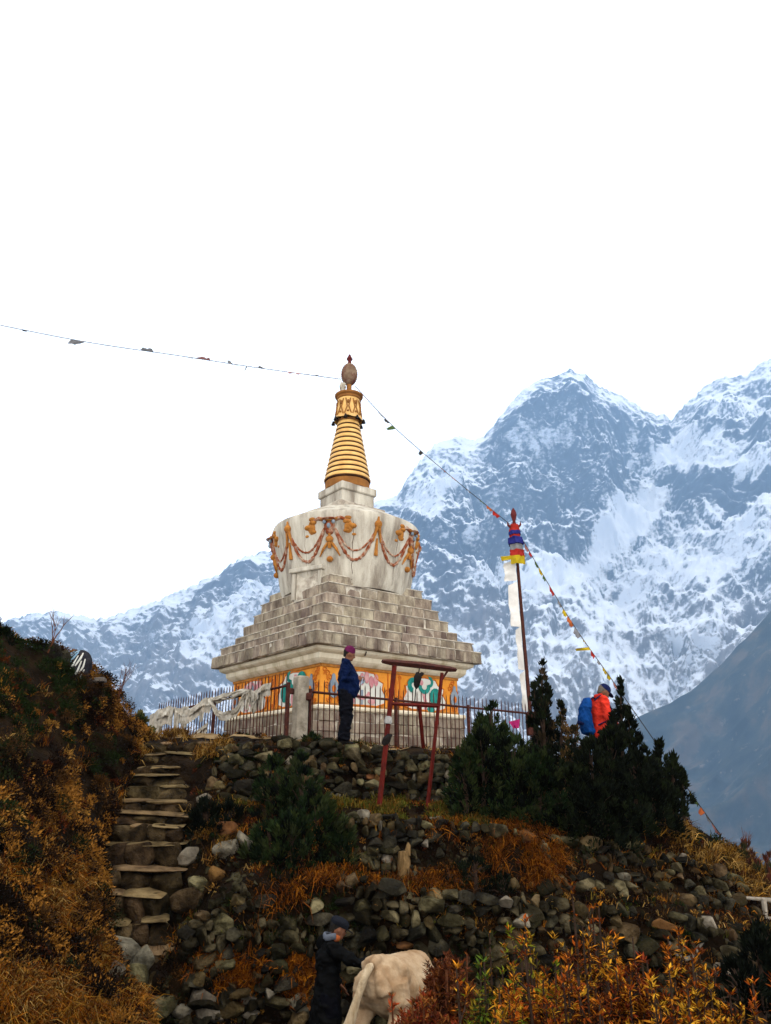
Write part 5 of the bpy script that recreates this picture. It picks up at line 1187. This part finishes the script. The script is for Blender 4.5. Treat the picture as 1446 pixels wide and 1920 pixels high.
# ---- orange shrubs in the foreground: upright stems with whorls of narrow leaves
def whorl_shrub(label, px, top, hw, Y, nst, pal, seed, stem=None, ll=(.03, .066), group='autumn shrubs along the bottom edge'):
    rg = np.random.RandomState(seed); tp = at(px, top, Y); zb = drop(tp.x, Y); base = Vector((tp.x, Y, zb)); w = hw / FPX * Y
    j = thing('autumn_shrub', label, 'shrub', base, group); sb = MB(); C, D, L_, K = [], [], [], []
    for s in range(nst):
        u = rg.uniform(-1, 1); dd = rg.uniform(-.45, .45); hgt = (tp.z - zb) * (1 - .42 * abs(u) ** 1.3) * rg.uniform(.80, 1.0) if s else tp.z - zb
        e = base + Vector((u * w * .95, dd * w * 1.6, hgt)); s0 = base + Vector((u * w * .35, dd * w * .7, 0)); mid = s0.lerp(e, .55) + Vector((u * w * .12, 0, 0))
        P = [Vector(c) for c in catmull([s0, mid, e], 8)]; sb.tube(P, [.014 * (1 - i / len(P)) + .004 for i in range(len(P))], 5)
        twigs = [(P, .30, 13)]
        for q in range(rg.randint(2, 5)):
            f = rg.uniform(.35, .85); p = P[int(f * (len(P) - 1))]; a = rg.uniform(0, 6.28); l = (e - s0).length * rg.uniform(.16, .34) * (1.15 - f * .5)
            q1 = p + Vector((math.cos(a) * .55, math.sin(a) * .55, .55)) * l * .5; q2 = q1 + Vector((math.cos(a) * .25, math.sin(a) * .25, .8)) * l * .6
            B_ = [Vector(c) for c in catmull([p, q1, q2], 5)]; sb.tube(B_, [.006 * (1 - i / len(B_)) + .002 for i in range(len(B_))], 4); twigs.append((B_, .25, 8))
        kk = rg.randint(0, len(pal))
        for (T, f0, nw) in twigs:
            for wv in range(nw):
                f = min(.999, max(0, f0 + (1 - f0) * (wv + rg.uniform(-.4, .4)) / (nw - 1))); ii = f * (len(T) - 1); p = T[int(ii)].lerp(T[min(len(T) - 1, int(ii) + 1)], ii % 1)
                nl = rg.randint(8, 15); up = 1.0 if wv > nw - 3 else rg.uniform(-.5, .5); sz = rg.uniform(.6, 1.1)
                if rg.rand() < .15: continue
                if rg.rand() < .3: kk = rg.randint(0, len(pal))
                for a in rg.uniform(0, 6.28, nl):
                    C.append(p + Vector(rg.normal(size=3) * .008)); D.append((math.cos(a), math.sin(a), up + rg.uniform(-.6, .5))); L_.append(rg.uniform(*ll) * sz); K.append(kk if rg.rand() < .65 else rg.randint(0, len(pal)))
    L_ = np.array(L_); o = np.array(ORG[j.name]); v, f = leaf_arrays(np.array(C) - o, np.array(D), np.tile([0, 0, 1.0], (len(C), 1)) + rg.normal(size=(len(C), 3)) * .4, L_, L_ * rg.uniform(.09, .17, len(L_)))
    link('foliage', np_mesh('foliage', v, f, tintmix(pal, np.array(K), 4, rg, .4)), j, None, m_leaf); sb.build('stem', stem or m_twig, j)['kind'] = 'stuff'; return j
AUT = [(.34, .095, .007), (.42, .155, .010), (.24, .048, .005), (.46, .23, .018), (.06, .015, .004), (.025, .013, .005)]
ARD = [(.14, .022, .006), (.19, .038, .006), (.06, .010, .005), (.23, .07, .008), (.02, .008, .004)]
AYG = [(.12, .14, .01), (.19, .13, .01), (.05, .08, .01), (.2, .08, .01), (.025, .028, .006)]
whorl_shrub('tallest orange shrub, its tip standing against the stone wall', 1092, 1662, 80, 5.9, 30, AUT, 1)
whorl_shrub('yellow orange shrub left of the tallest orange one', 985, 1712, 84, 5.6, 30, AUT[:4] + AYG[:2], 2)
whorl_shrub('yellow green shrub between the red brown thicket and the orange shrubs', 915, 1752, 48, 5.5, 11, AYG, 3)
whorl_shrub('rusty shrub right of the tallest orange one, lower and redder', 1190, 1748, 84, 5.4, 30, ARD + AUT[:2], 4)
whorl_shrub('orange shrub below the black bush, second from the right edge', 1320, 1768, 84, 5.2, 30, AUT, 5)
whorl_shrub('ochre shrub cut by the bottom right corner', 1425, 1815, 70, 5.0, 24, AUT[1:], 6)
whorl_shrub('low rusty shrub at the bottom edge beneath the tallest orange one', 1080, 1775, 100, 5.0, 34, ARD + AUT, 7)
whorl_shrub('low orange shrub at the bottom edge left of the ochre corner shrub', 1250, 1800, 90, 4.9, 28, AUT, 8)
whorl_shrub('small orange shrub at the bottom edge under the yellow green one', 930, 1815, 70, 5.0, 22, AUT + AYG[:1], 9)
whorl_shrub('red brown thicket right beside the flank of the cow', 835, 1780, 62, 6.6, 60, [(.10, .025, .01), (.17, .045, .012), (.06, .018, .008), (.22, .07, .015)], 10, m_rtwig, (.03, .07))
whorl_shrub('red thicket in front of the cow at the bottom edge', 790, 1850, 80, 6.0, 60, [(.16, .022, .01), (.24, .04, .01), (.09, .02, .008), (.2, .07, .015)], 11, m_rtwig, (.03, .065))

# ---- leafless shrubs on the bank
def bare(label, px, py, top, lean, seed, Y=None, spread=.5):
    rg = random.Random(seed); p, _ = hit(px, py); p = p or at(px, py, Y or 12.5)
    if Y: p = at(px, py, Y)
    H = (py - top) / FPX * p.length; b = MB()
    j = thing('bare_shrub', label, 'shrub', p, 'leafless shrubs on the skyline')
    def br(a, d, l, r, k):
        m_ = a + d * l * .5 + Vector((rg.uniform(-.1, .1), rg.uniform(-.1, .1), rg.uniform(0, .08))) * l; e = a + d * l + Vector((0, 0, .1 * l)); b.tube([a, m_, e], [r, r * .8, r * .55], 5, caps=k == 0)
        if k < 4:
            for i in range(3 if k < 3 else 2):
                q = m_.lerp(e, rg.uniform(0, 1)) if i else e; nd = (d + Vector((rg.uniform(-1, 1), rg.uniform(-1, 1), rg.uniform(-.4, .8))) * spread).normalized(); br(q, nd, l * rg.uniform(.5, .75), r * .55, k + 1)
    br(p - Vector((0, 0, .1)), Vector((lean, 0, 1)).normalized(), H * .5, .016, 0); b.build('branches', m_rtwig, j); return j
bare('bare twiggy shrub standing on the bank above the dark rocks', 88, 1222, 1148, .35, 3)
bare('bare shrub with upright twigs right of the wooden plank', 212, 1330, 1262, .25, 8)
bare('thin bare weed sprouting from the ridge at the right', 1400, 1635, 1572, .1, 5, 12.2, .3)

# ---- rocks, painted boulder and plank on the skyline
def crag(label, px, py, w, h, Y, seed, me_m=None, tilt=0):
    p = at(px, py + h * .5, Y); s = p.length / FPX; me = rock_mesh('rock', seed, 24, .5, me_m or m_dkstone)
    return setp(put(me, 'rock', p + Vector((0, 0, h * s * .45)), (w * s, w * s * .8, h * s), (0, tilt, .3)), label, 'rock', 'loose rocks on the slope')
crag('dark pointed rock on the skyline, first right of the left edge', 52, 1236, 34, 46, 11.8, 72)
crag('dark rock standing below the bare twiggy shrub', 84, 1240, 46, 62, 11.9, 73); crag('dark rock between the bare shrub and the painted boulder', 108, 1246, 34, 50, 12.0, 75)
pbd = thing('painted_boulder', 'round black boulder with white and pale blue painted strokes', 'boulder', at(140, 1292, 12.3))
bc = at(141, 1256, 12.3); bl = MB(); bl.ell(bc, (.235, .22, .33), Euler((0, .42, 0)).to_matrix(), 20, 14)
bo = bl.build('boulder', mat('black_boulder', [(.010, .010, .014), (.03, .028, .03)], scale=6, bump=.8, bdist=.03), pbd, smooth=True)
m_bluew = mat('pale_blue_paint', [(.10, .22, .32), (.3, .42, .5)], scale=20, bump=.1)
ER = Euler((0, .42, 0)).to_matrix()
def bpt(u, v): 
    a = R(u); e = R(v); return bc + ER @ Vector((.238 * math.sin(a) * math.cos(e), -.223 * math.cos(a) * math.cos(e), .333 * math.sin(e)))
for i, (u, v0, v1, m_) in enumerate([(-55, 10, 50, m_bluew), (-38, -10, 40, m_bluew), (-28, 30, 62, m_bluew), (-14, 5, 52, m_bluew), (2, -20, 40, m_panel), (14, 10, 58, m_panel), (28, -30, 30, m_panel), (40, -5, 40, m_panel), (54, -40, 12, m_panel), (-50, -45, -12, m_bluew), (18, -55, -32, m_panel)]):
    MB().tube([bpt(u, v0), bpt(u + 3, (v0 + v1) / 2), bpt(u - 2, v1)], [.012, .017, .010], 5).build('painted_stroke', m_, pbd)
pk_ = thing('plank_seat', 'short weathered wooden plank propped on a post beside the painted boulder', 'plank', at(178, 1285, 12.5))
MB().box(at(176, 1277, 12.5), (.36, .22, .075), Euler((0, -.12, .1)).to_matrix(), .012).build('plank', mat('grey_wood', [(.05, .04, .035), (.13, .11, .09)], scale=8, bump=.5, stretch=(1, 1, 6)), pk_)
MB().tube([at(193, 1278, 12.5), at(195, 1315, 12.5)], .022, 6).build('post', m_twig, pk_)
MB().tube([at(160, 1280, 12.55), at(160, 1312, 12.55)], .022, 6).build('post', m_twig, pk_)
# ---- pale dead wood
m_dead = mat('bleached_wood', [(.14, .12, .09), (.28, .24, .19)], scale=8, bump=.5)
p, _ = hit(1282, 1800); dw = MB(); dw.tube([p, p + Vector((-.12, 0, .12)), p + Vector((-.17, 0, .24))], [.035, .03, .012], 6); dw.tube([p, p + Vector((.1, 0, .03)), p + Vector((.27, .02, .20)), p + Vector((.27, .02, .26))], [.03, .026, .022, .01], 6)
setp(dw.build('dead_branch', m_dead, None, p, smooth=True), 'pale forked dead branch lying against the wall right of the orange shrubs', 'branch')
p, _ = hit(758, 1648); dw = MB(); dw.tube([p - Vector((0, 0, .05)), p + Vector((.0, 0, .22)), p + Vector((-.01, 0, .33))], [.13, .12, .09], 8, flat=.7); dw.tube([p + Vector((.04, 0, .28)), p + Vector((.06, 0, .40)), p + Vector((.055, .01, .43))], [.05, .03, .01], 6)
setp(dw.build('tree_stump', mat('tan_wood', [(.07, .04, .014), (.17, .105, .045)], scale=8, bump=.6, stretch=(3, 3, 1)), None, p, smooth=True), 'splintered tan stump upright in the middle terrace wall', 'stump')
lg = at(1424, 1700, 11.3); lf = thing('dead_log', 'pale weathered logs jutting in at the right edge', 'log', lg - Vector((0, 0, .2)))
MB().tube([at(1388, 1682, 11.3), at(1425, 1686, 11.3), at(1470, 1690, 11.2)], [.016, .024, .033], 7).build('log', m_dead, lf, smooth=True); MB().tube([at(1432, 1686, 11.25), at(1436, 1722, 11.25)], [.036, .03], 7).build('stub', m_dead, lf, smooth=True); MB().tube([at(1400, 1722, 11.3), at(1470, 1722, 11.3)], .022, 6).build('log', m_dead, lf, smooth=True)
p, _ = hit(806, 1512); grass('rust_grass', np.array([list(p + Vector((random.uniform(-.25, .25), random.uniform(-.06, .06), 0))) for _ in range(60)]), 44, 10, (.05, .14), (.004, .008), (.2, -.2, 0), [(.36, .07, .012), (.28, .05, .01)])
# ================================================================== PEOPLE AND THE COW
m_skin = mat('weathered_skin', [(.12, .05, .028), (.19, .085, .05)], scale=12, bump=.1, rough=.6)
m_hair = mat('black_hair', [(.008, .007, .006), (.02, .017, .014)], scale=40, bump=.4)
def fabric(n, c, b=.35): return mat(n, [tuple(x * .65 for x in c), c], scale=7, bump=b * 2, bscale=9, bdist=.05)
class Fig:
    def __init__(s, label, feet, yaw, H, group=None, name='person', cat='person', base=1.7):
        s.t = thing(name, label, cat, feet, group); s.M = Matrix.Translation(feet) @ Matrix.Rotation(yaw, 4, 'Z') @ Matrix.Scale(H / base, 4)
    def w(s, mb):
        mb.v = [s.M @ v for v in mb.v]; return mb
    def part(s, mb, name, m, smooth=True, parent=None): return s.w(mb).build(name, m, parent or s.t, None, smooth)
    def skin(s, mb, name, m, vox=.014, sm=3, parent=None, fold=0.0, ff=(11, 11, 5)): return remeshed(s.w(mb), name, m, parent or s.t, vox, sm, fold=fold, ff=ff)
YV = (0, 1, 0)
def V(*a): return Vector(a)
def hand(b, wr, d, side, curl=.5):
    """palm, four fingers and a thumb, from the wrist along d; side is the thumb's side."""
    d = Vector(d).normalized(); s = Vector(side); s = (s - d * s.dot(d)).normalized(); n = d.cross(s)
    b.tube([wr - d * .02, wr + d * .03, wr + d * .095], [(.026, .017), (.038, .017), (.042, .014)], 8, side=s)
    for k, (o, l) in enumerate(((.030, .075), (.010, .085), (-.011, .078), (-.031, .060))):
        a = wr + d * .08 + s * o; m_ = a + d * l * .55 - n * l * .15 * curl; e = m_ + (d - n * curl).normalized() * l * .5; b.tube([a, m_, e], [.0105, .0095, .007], 6)
    a = wr + d * .03 + s * .03; b.tube([a, a + (d + s * 1.1).normalized() * .035, a + (d * 1.3 + s * .7).normalized() * .07], [.014, .012, .008], 6)
def head(f, hc, tilt, cap, hair=m_hair):
    """head at hc (local), pitched forward by tilt; returns the rotation."""
    T = Matrix.Rotation(tilt, 3, 'Y'); P = lambda x, y, z: hc + T @ Vector((x, y, z))
    for s_ in (-1, 1):
        e = MB(); e.ell(P(.083, s_ * .033, .012), (.012, .013, .009), T, 8, 6); f.part(e, 'eye', m_black)
    hb = MB(); hb.ell(P(-.022, 0, .035), (.098, .083, .092), T, 16, 10); hb.tube([P(-.06, 0, .0), P(-.062, 0, -.065)], [(.07, .05), (.05, .03)], 8, side=YV); f.part(hb, 'hair', hair)
    return P
def head_skin(b, hc, tilt):
    T = Matrix.Rotation(tilt, 3, 'Y'); P = lambda x, y, z: hc + T @ Vector((x, y, z))
    b.ell(P(0, 0, .01), (.096, .077, .108), T, 16, 12); b.ell(P(.035, 0, -.06), (.058, .052, .055), T, 12, 8)      # skull, jaw
    b.tube([P(.088, 0, .02), P(.112, 0, -.022), P(.088, 0, -.032)], [.011, .017, .012], 6); b.ell(P(.088, 0, -.058), (.014, .024, .010), T, 8, 6); b.ell(P(.08, 0, -.085), (.02, .022, .016), T, 8, 6)
    for s_ in (-1, 1): b.ell(P(-.005, s_ * .079, -.005), (.022, .012, .032), T, 8, 6); b.ell(P(.07, s_ * .034, .034), (.02, .022, .008), T, 8, 6)
def human(f, pose, col):
    """pose: shoulders/elbows/wrists L and R, hand directions, hips/knees/ankles, head centre, head tilt, chest and pelvis."""
    g = pose; b = MB(); ch, pv, hc = g['chest'], g['pelvis'], g['head']; nk = g['neck']
    b.tube([pv - V(0, 0, .08), pv, pv.lerp(ch, .4), ch, nk - V(0, 0, .04), nk], [(.13, .085), (.14, .095), (.12, .09), (.14, .09), (.09, .06), (.055, .052)], 14, side=YV)
    b.tube([nk - V(0, 0, .03), hc - V(.02, 0, .05)], [.058, .05], 10); head_skin(b, hc, g['tilt'])
    for s_ in 'LR':
        sh, el, wr = g['sh' + s_], g['el' + s_], g['wr' + s_]
        b.tube([sh, sh.lerp(el, .4), el, el.lerp(wr, .4), wr], [.036, .036, .030, .032, .026], 10); b.ell(sh, (.035, .035, .035), None, 8, 6); hand(b, wr, g['hd' + s_], g.get('th' + s_, (0, 0, 1)), g.get('curl', .5))
        hp, kn, an = g['hp' + s_], g['kn' + s_], g['an' + s_]
        b.tube([hp + V(0, 0, .05), hp.lerp(kn, .35), kn, kn.lerp(an, .35), an, an - V(0, 0, .04)], [.08, .075, .05, .052, .036, .038], 10); b.tube([an + V(-.05, 0, -.05), an + V(.06, 0, -.05), an + V(.16, 0, -.06)], [.035, .042, .028], 8)
    f.skin(b, 'body', m_skin, .013, 2)
    # trousers
    t = MB(); t.tube([pv - V(0, 0, .12), pv, pv + V(0, 0, .12)], [(.17, .12), (.185, .13), (.165, .12)], 14, side=YV)
    for s_ in 'LR':
        hp, kn, an = g['hp' + s_], g['kn' + s_], g['an' + s_]; t.tube([hp + V(0, 0, .05), hp.lerp(kn, .4), kn, kn.lerp(an, .5), an + V(0, 0, .02), an + V(0, 0, -.01)], [.118, .115, .10, .094, .092, .09], 12)
    f.skin(t, 'trousers', col['trousers'], .014, 3, fold=.05, ff=(8, 8, 9))
    for s_ in 'LR':
        an = g['an' + s_]; s = MB(); s.tube([an + V(-.075, 0, -.045), an + V(.0, 0, -.03), an + V(.09, 0, -.048), an + V(.19, 0, -.06)], [(.044, .038), (.05, .055), (.052, .04), (.038, .022)], 10, side=YV); f.part(s, 'shoe', col['shoe'])
    # jacket
    j = MB(); hem = g.get('hem', .80); pts = [V(pv.x, pv.y, hem), pv.lerp(ch, .1), pv.lerp(ch, .55), ch, nk - V(0, 0, .07), nk - V(0, 0, .01), nk + V(.005, 0, .05)]
    bl = g.get('belly', 0); j.tube([p + V(bl * w, 0, 0) for p, w in zip(pts, (.5, .9, 1, .4, 0, 0, 0))], [(.19 + g.get('flare', 0), .14 + g.get('flare', 0)), (.19, .14 + bl), (.178, .135 + bl), (.20, .14), (.15, .10), (.082, .078), (.075, .075)], 16, side=YV)
    for s_ in 'LR':
        sh, el, wr = g['sh' + s_], g['el' + s_], g['wr' + s_]; j.tube([sh.lerp(nk, .25), sh, sh.lerp(el, .5), el, el.lerp(wr, .45), wr - (wr - el).normalized() * .02], [.07, .08, .068, .06, .053, .045], 12); j.ell(sh, (.077, .077, .077), None, 10, 8)
    return f.skin(j, 'jacket', col['jacket'], .013, 3, fold=.055, ff=(9, 9, 6))
def std(ft=0.0):
    g = dict(chest=V(0, 0, 1.27), pelvis=V(0, 0, .92), neck=V(.01, 0, 1.44), head=V(.045, 0, 1.575), tilt=.25)
    for s_, k in (('L', 1), ('R', -1)):
        g.update({'sh' + s_: V(0, k * .19, 1.385), 'el' + s_: V(-.03, k * .25, 1.10), 'wr' + s_: V(.10, k * .24, .86), 'hd' + s_: (.3, 0, -1), 'hp' + s_: V(0, k * .095, .88), 'kn' + s_: V(.03, k * .10, .49), 'an' + s_: V(-.02, k * .10, .09), 'th' + s_: (1, 0, 0)})
    return g
# --- the person at the railing
feet = at(646, 1397, 12.95); zg = at(646, 1399, 12.95).z; A = Fig('person in blue jacket and dark trousers standing before the railing, hands held together', Vector((feet.x, feet.y, zg)), R(8), 1.60)
g = std(); g['tilt'] = .35; g['head'] = V(.06, 0, 1.57)
for s_, k in (('L', 1), ('R', -1)): g.update({'el' + s_: V(-.05, k * .255, 1.11), 'wr' + s_: V(.20, k * .07, 1.13), 'hd' + s_: (1, -k * .6, .1), 'th' + s_: (0, 0, 1)})
g['belly'] = .055; g['hem'] = .84
m_bluej = fabric('blue_jacket', (.003, .008, .034)); m_blacktr = fabric('black_trousers', (.004, .004, .006)); m_shoe = fabric('dark_shoe', (.012, .010, .009))
human(A, g, dict(jacket=m_bluej, trousers=m_blacktr, shoe=m_shoe)); P = head(A, g['head'], g['tilt'], None)
c = MB(); c.lathe([(.093, -.005), (.098, .02), (.095, .06), (.075, .105), (.03, .128), (.002, .131)], V(0, 0, 0), 20); c.v = [P(v.x * 1.05 - .015, v.y * .9, v.z + .025) for v in c.v]; A.part(c, 'woollen_hat', fabric('maroon_wool', (.09, .010, .045)))
c = MB(); c.box(V(.285, -.02, 1.09), (.02, .08, .12), Euler((0, .3, 0)).to_matrix(), .006); A.part(c, 'phone', fabric('pale_case', (.35, .4, .5), 0), False)
# --- the person in red
hp_ = at(1122, 1284, 13.1); B = Fig('person in bright red jacket and dark cap with a blue rucksack, half hidden by junipers', Vector((hp_.x - .03, 13.1, hp_.z - 1.665)), R(14), 1.70)
g = std(); g['tilt'] = .62; g['head'] = V(.12, 0, 1.545); g['neck'] = V(.05, 0, 1.43); g['chest'] = V(.02, 0, 1.26)
for s_, k in (('L', 1), ('R', -1)): g.update({'el' + s_: V(.02, k * .26, 1.10), 'wr' + s_: V(.22, k * .20, .96), 'hd' + s_: (.8, 0, -.5), 'th' + s_: (0, 0, 1)})
human(B, g, dict(jacket=fabric('red_shell', (.62, .035, .018)), trousers=m_blacktr, shoe=m_shoe)); P = head(B, g['head'], g['tilt'], None, fabric('grey_hair', (.12, .10, .08)))
m_navy = fabric('navy_cap', (.008, .012, .05))
c = MB(); c.lathe([(.098, .01), (.102, .03), (.096, .07), (.07, .105), (.02, .118), (.002, .119)], V(0, 0, 0), 20); c.v = [P(v.x * 1.05 - .008, v.y * .9, v.z + .02) for v in c.v]; cp_ = B.part(c, 'cap', m_navy)
c = MB(); c.plate([(.06, -.075), (.12, -.07), (.175, -.03), (.18, 0), (.175, .03), (.12, .07), (.06, .075)], V(0, 0, .035), (1, 0, 0), (0, 1, 0), .012); c.v = [P(v.x, v.y, v.z - .12 * max(0, v.x - .06)) for v in c.v]; B.part(c, 'cap_brim', m_navy, False)
c = MB(); c.tube([V(-.16, 0, .88), V(-.235, 0, .92), V(-.27, 0, 1.08), V(-.25, 0, 1.28), V(-.19, 0, 1.40), V(-.14, 0, 1.42)], [(.10, .06), (.14, .09), (.145, .10), (.13, .09), (.09, .07), (.04, .04)], 16, side=YV); rk = B.skin(c, 'rucksack', fabric('blue_nylon', (.006, .05, .20)), .013, 3, fold=.045)
for k in (-1, 1):
    c = MB(); c.tube([V(-.12, k * .11, 1.40), V(-.02, k * .12, 1.475), V(.10, k * .13, 1.40), V(.15, k * .14, 1.25), V(.06, k * .19, 1.08), V(-.12, k * .16, 1.0)], [(.025, .012)] * 6, 6, side=YV); B.part(c, 'shoulder_strap', m_navy)
c = MB(); c.tube([V(-.36, -.10, 1.02), V(-.385, 0, 1.05), V(-.36, .10, 1.02)], [.02, .03, .02], 8); B.part(c, 'rucksack_pocket', m_navy)
c = MB(); c.tube([V(-.04, 0, 1.475), V(.03, .07, 1.49), V(.10, 0, 1.475), V(.03, -.07, 1.49), V(-.04, 0, 1.475)], .03, 8); B.part(c, 'hood', fabric('red_hood', (.55, .03, .018)))
# --- the person in the black coat, reaching towards the cow
hp_ = at(632, 1722, 9.45); gz = drop(hp_.x - .15, 9.45); C_ = Fig('person in long black coat and peaked cap reaching an arm towards the cow', Vector((hp_.x - .10, 9.45, hp_.z - 1.535)), R(18), 1.57)
g = std(); g['tilt'] = .45; g['head'] = V(.13, 0, 1.55); g['neck'] = V(.06, 0, 1.43); g['chest'] = V(.02, 0, 1.26); g['hem'] = .52; g['flare'] = .05; g['curl'] = .35
for s_, k in (('L', 1), ('R', -1)): g.update({'el' + s_: V(.27, k * .27, 1.235), 'wr' + s_: V(.55, k * .22, 1.21), 'hd' + s_: (1, 0, -.10), 'th' + s_: (0, -k, .5)})
g.update(dict(elL=V(.05, .26, 1.08), wrL=V(.22, .2, .92), hdL=(.6, 0, -.8)))
human(C_, g, dict(jacket=fabric('black_coat', (.004, .004, .004)), trousers=m_blacktr, shoe=m_shoe)); P = head(C_, g['head'], g['tilt'], None)
m_capg = fabric('slate_cap', (.010, .011, .015))
c = MB(); c.lathe([(.10, .0), (.112, .025), (.108, .06), (.075, .09), (.02, .10), (.002, .101)], V(0, 0, 0), 20); c.v = [P(v.x * 1.05 - .008, v.y * .95, v.z + .025) for v in c.v]; C_.part(c, 'cap', m_capg)
c = MB(); c.plate([(.06, -.075), (.12, -.07), (.18, -.03), (.19, 0), (.18, .03), (.12, .07), (.06, .075)], V(0, 0, .035), (1, 0, 0), (0, 1, 0), .012); c.v = [P(v.x, v.y, v.z - .15 * max(0, v.x - .06)) for v in c.v]; C_.part(c, 'cap_brim', m_capg, False)
for nm, m_, a0, a1, z in (('collar', fabric('grey_collar', (.09, .10, .12)), 1.3, 5.0, 1.475), ('scarf_knot', m_corg, -1.3, -.2, 1.46), ('scarf_end', m_cgrn, -.3, .9, 1.445)):
    c = MB(); c.tube([V(.05 + .085 * math.cos(a), .095 * math.sin(a), z + .01 * math.sin(a * 3)) for a in np.linspace(a0, a1, 9)], [(.035, .02)] * 9, 8); C_.part(c, nm, m_)
c = MB(); c.tube([V(0, .0, .50), V(0, 0, .56)], [(.262, .205), (.258, .20)], 18, side=YV); C_.part(c, 'coat_hem', fabric('tan_hem', (.16, .10, .05)))
c = MB(); c.tube([V(.20, -.20, .60), V(.23, -.22, .45), V(.22, -.22, .25), V(.27, -.22, .08)], [(.05, .02), (.07, .02), (.045, .02), (.02, .01)], 8, side=YV); C_.skin(c, 'hanging_cloth', m_cloth, .012, 2)

# --- the cow, seen from behind
ty = 8.35; tr = at(690, 1812, ty); yaw = R(62); CH = 1.06
K = Fig('cream coloured cow seen from behind with a long pale tail', Vector((0, 0, 0)), 0, 1, None, 'cow', 'cow', 1)
gz = tr.z - .985 * .97; K.M = Matrix.Translation((tr.x + .0, tr.y + .02, gz)) @ Matrix.Rotation(yaw, 4, 'Z') @ Matrix.Rotation(R(5), 4, 'Y') @ Matrix.Scale(.97, 4); K.t.location = (tr.x + .3, tr.y + .5, gz); ORG[K.t.name] = Vector(K.t.location)
m_hide = mat('cream_hide', [(.21, .13, .068), (.35, .25, .15), (.43, .33, .215)], scale=3.5, bump=.5, bscale=30, cols2=(.22, .125, .06), scale2=2.2, pos2=(.40, .74), rough=.8, bdist=.015)
b = MB()
b.tube([V(.0, 0, .90), V(.07, 0, .86), V(.20, 0, .80), V(.42, 0, .76), V(.68, 0, .73), V(.92, 0, .76), V(1.08, 0, .80), V(1.28, 0, .74), V(1.46, 0, .60)],
       [(.07, .08), (.17, .17), (.225, .235), (.255, .29), (.285, .315), (.235, .30), (.17, .24), (.115, .16), (.10, .13)], 18, side=YV)
b.tube([V(.0, 0, .985), V(.10, 0, 1.015), V(.24, 0, 1.015), V(.5, 0, .985), V(.78, 0, .985), V(.95, 0, 1.0), V(1.12, 0, .93)], [.035, .05, .05, .045, .045, .055, .05], 10)   # the ridge of the back
for k in (-1, 1):
    b.tube([V(.20, 0, 1.0), V(.24, k * .13, .995), V(.26, k * .215, .95), V(.36, k * .22, .84)], [.05, .055, .055, .05], 8)                # hook bone
    b.tube([V(.03, k * .05, .93), V(.0, k * .10, .86), V(.03, k * .15, .74)], [.05, .065, .08], 8)                                       # pin bone
    b.tube([V(.20, k * .16, .84), V(.22, k * .18, .66), V(.27, k * .185, .54), V(.16, k * .175, .45), V(.06, k * .165, .37), V(.09, k * .16, .22), V(.11, k * .16, .09), V(.14, k * .16, .0)], [.13, .135, .10, .068, .05, .036, .038, .05], 10)
    b.tube([V(.95, k * .15, .78), V(.97, k * .16, .56), V(.96, k * .15, .40), V(.98, k * .15, .34), V(.97, k * .15, .14), V(.97, k * .15, .08), V(1.0, k * .15, .0)], [.13, .095, .058, .05, .036, .04, .05], 10)
    for q in range(5): b.tube([V(.46 + q * .085, k * .16, .97), V(.47 + q * .085, k * (.275 + .012 * math.sin(q)), .80), V(.49 + q * .085, k * .26, .60)], [.018, .022, .018], 6)
b.tube([V(1.42, 0, .62), V(1.52, 0, .48), V(1.62, 0, .32), V(1.68, 0, .22)], [(.10, .12), (.105, .10), (.075, .075), (.055, .055)], 12, side=YV)
K.skin(b, 'body', m_hide, .016, 4, fold=.022, ff=(14, 14, 6))
for k in (-1, 1):
    c = MB(); c.tube([V(1.44, k * .10, .60), V(1.44, k * .19, .58), V(1.43, k * .26, .54)], [(.02, .02), (.05, .015), (.012, .008)], 8); K.part(c, 'ear', m_hide)
    c = MB(); c.tube([V(1.44, k * .07, .66), V(1.44, k * .16, .74), V(1.48, k * .18, .84)], [.028, .022, .006], 8); K.part(c, 'horn', m_twig)
    c = MB(); c.ell(V(1.54, k * .095, .47), (.018, .012, .015), None, 8, 6); K.part(c, 'eye', m_black)
c = MB(); c.tube([V(.01, 0, .975), V(-.05, .005, .965), V(-.10, .03, .87), V(-.13, .08, .70), V(-.15, .13, .52), V(-.17, .18, .36), V(-.18, .21, .22), V(-.18, .22, .12)], [.035, .05, .048, .045, .06, .078, .07, .02], 12, flat=.7); K.skin(c, 'tail', mat('tail_hair', [(.28, .20, .11), (.45, .35, .23)], scale=9, bump=.6, bscale=30, stretch=(3, 3, .5)), .014, 3)
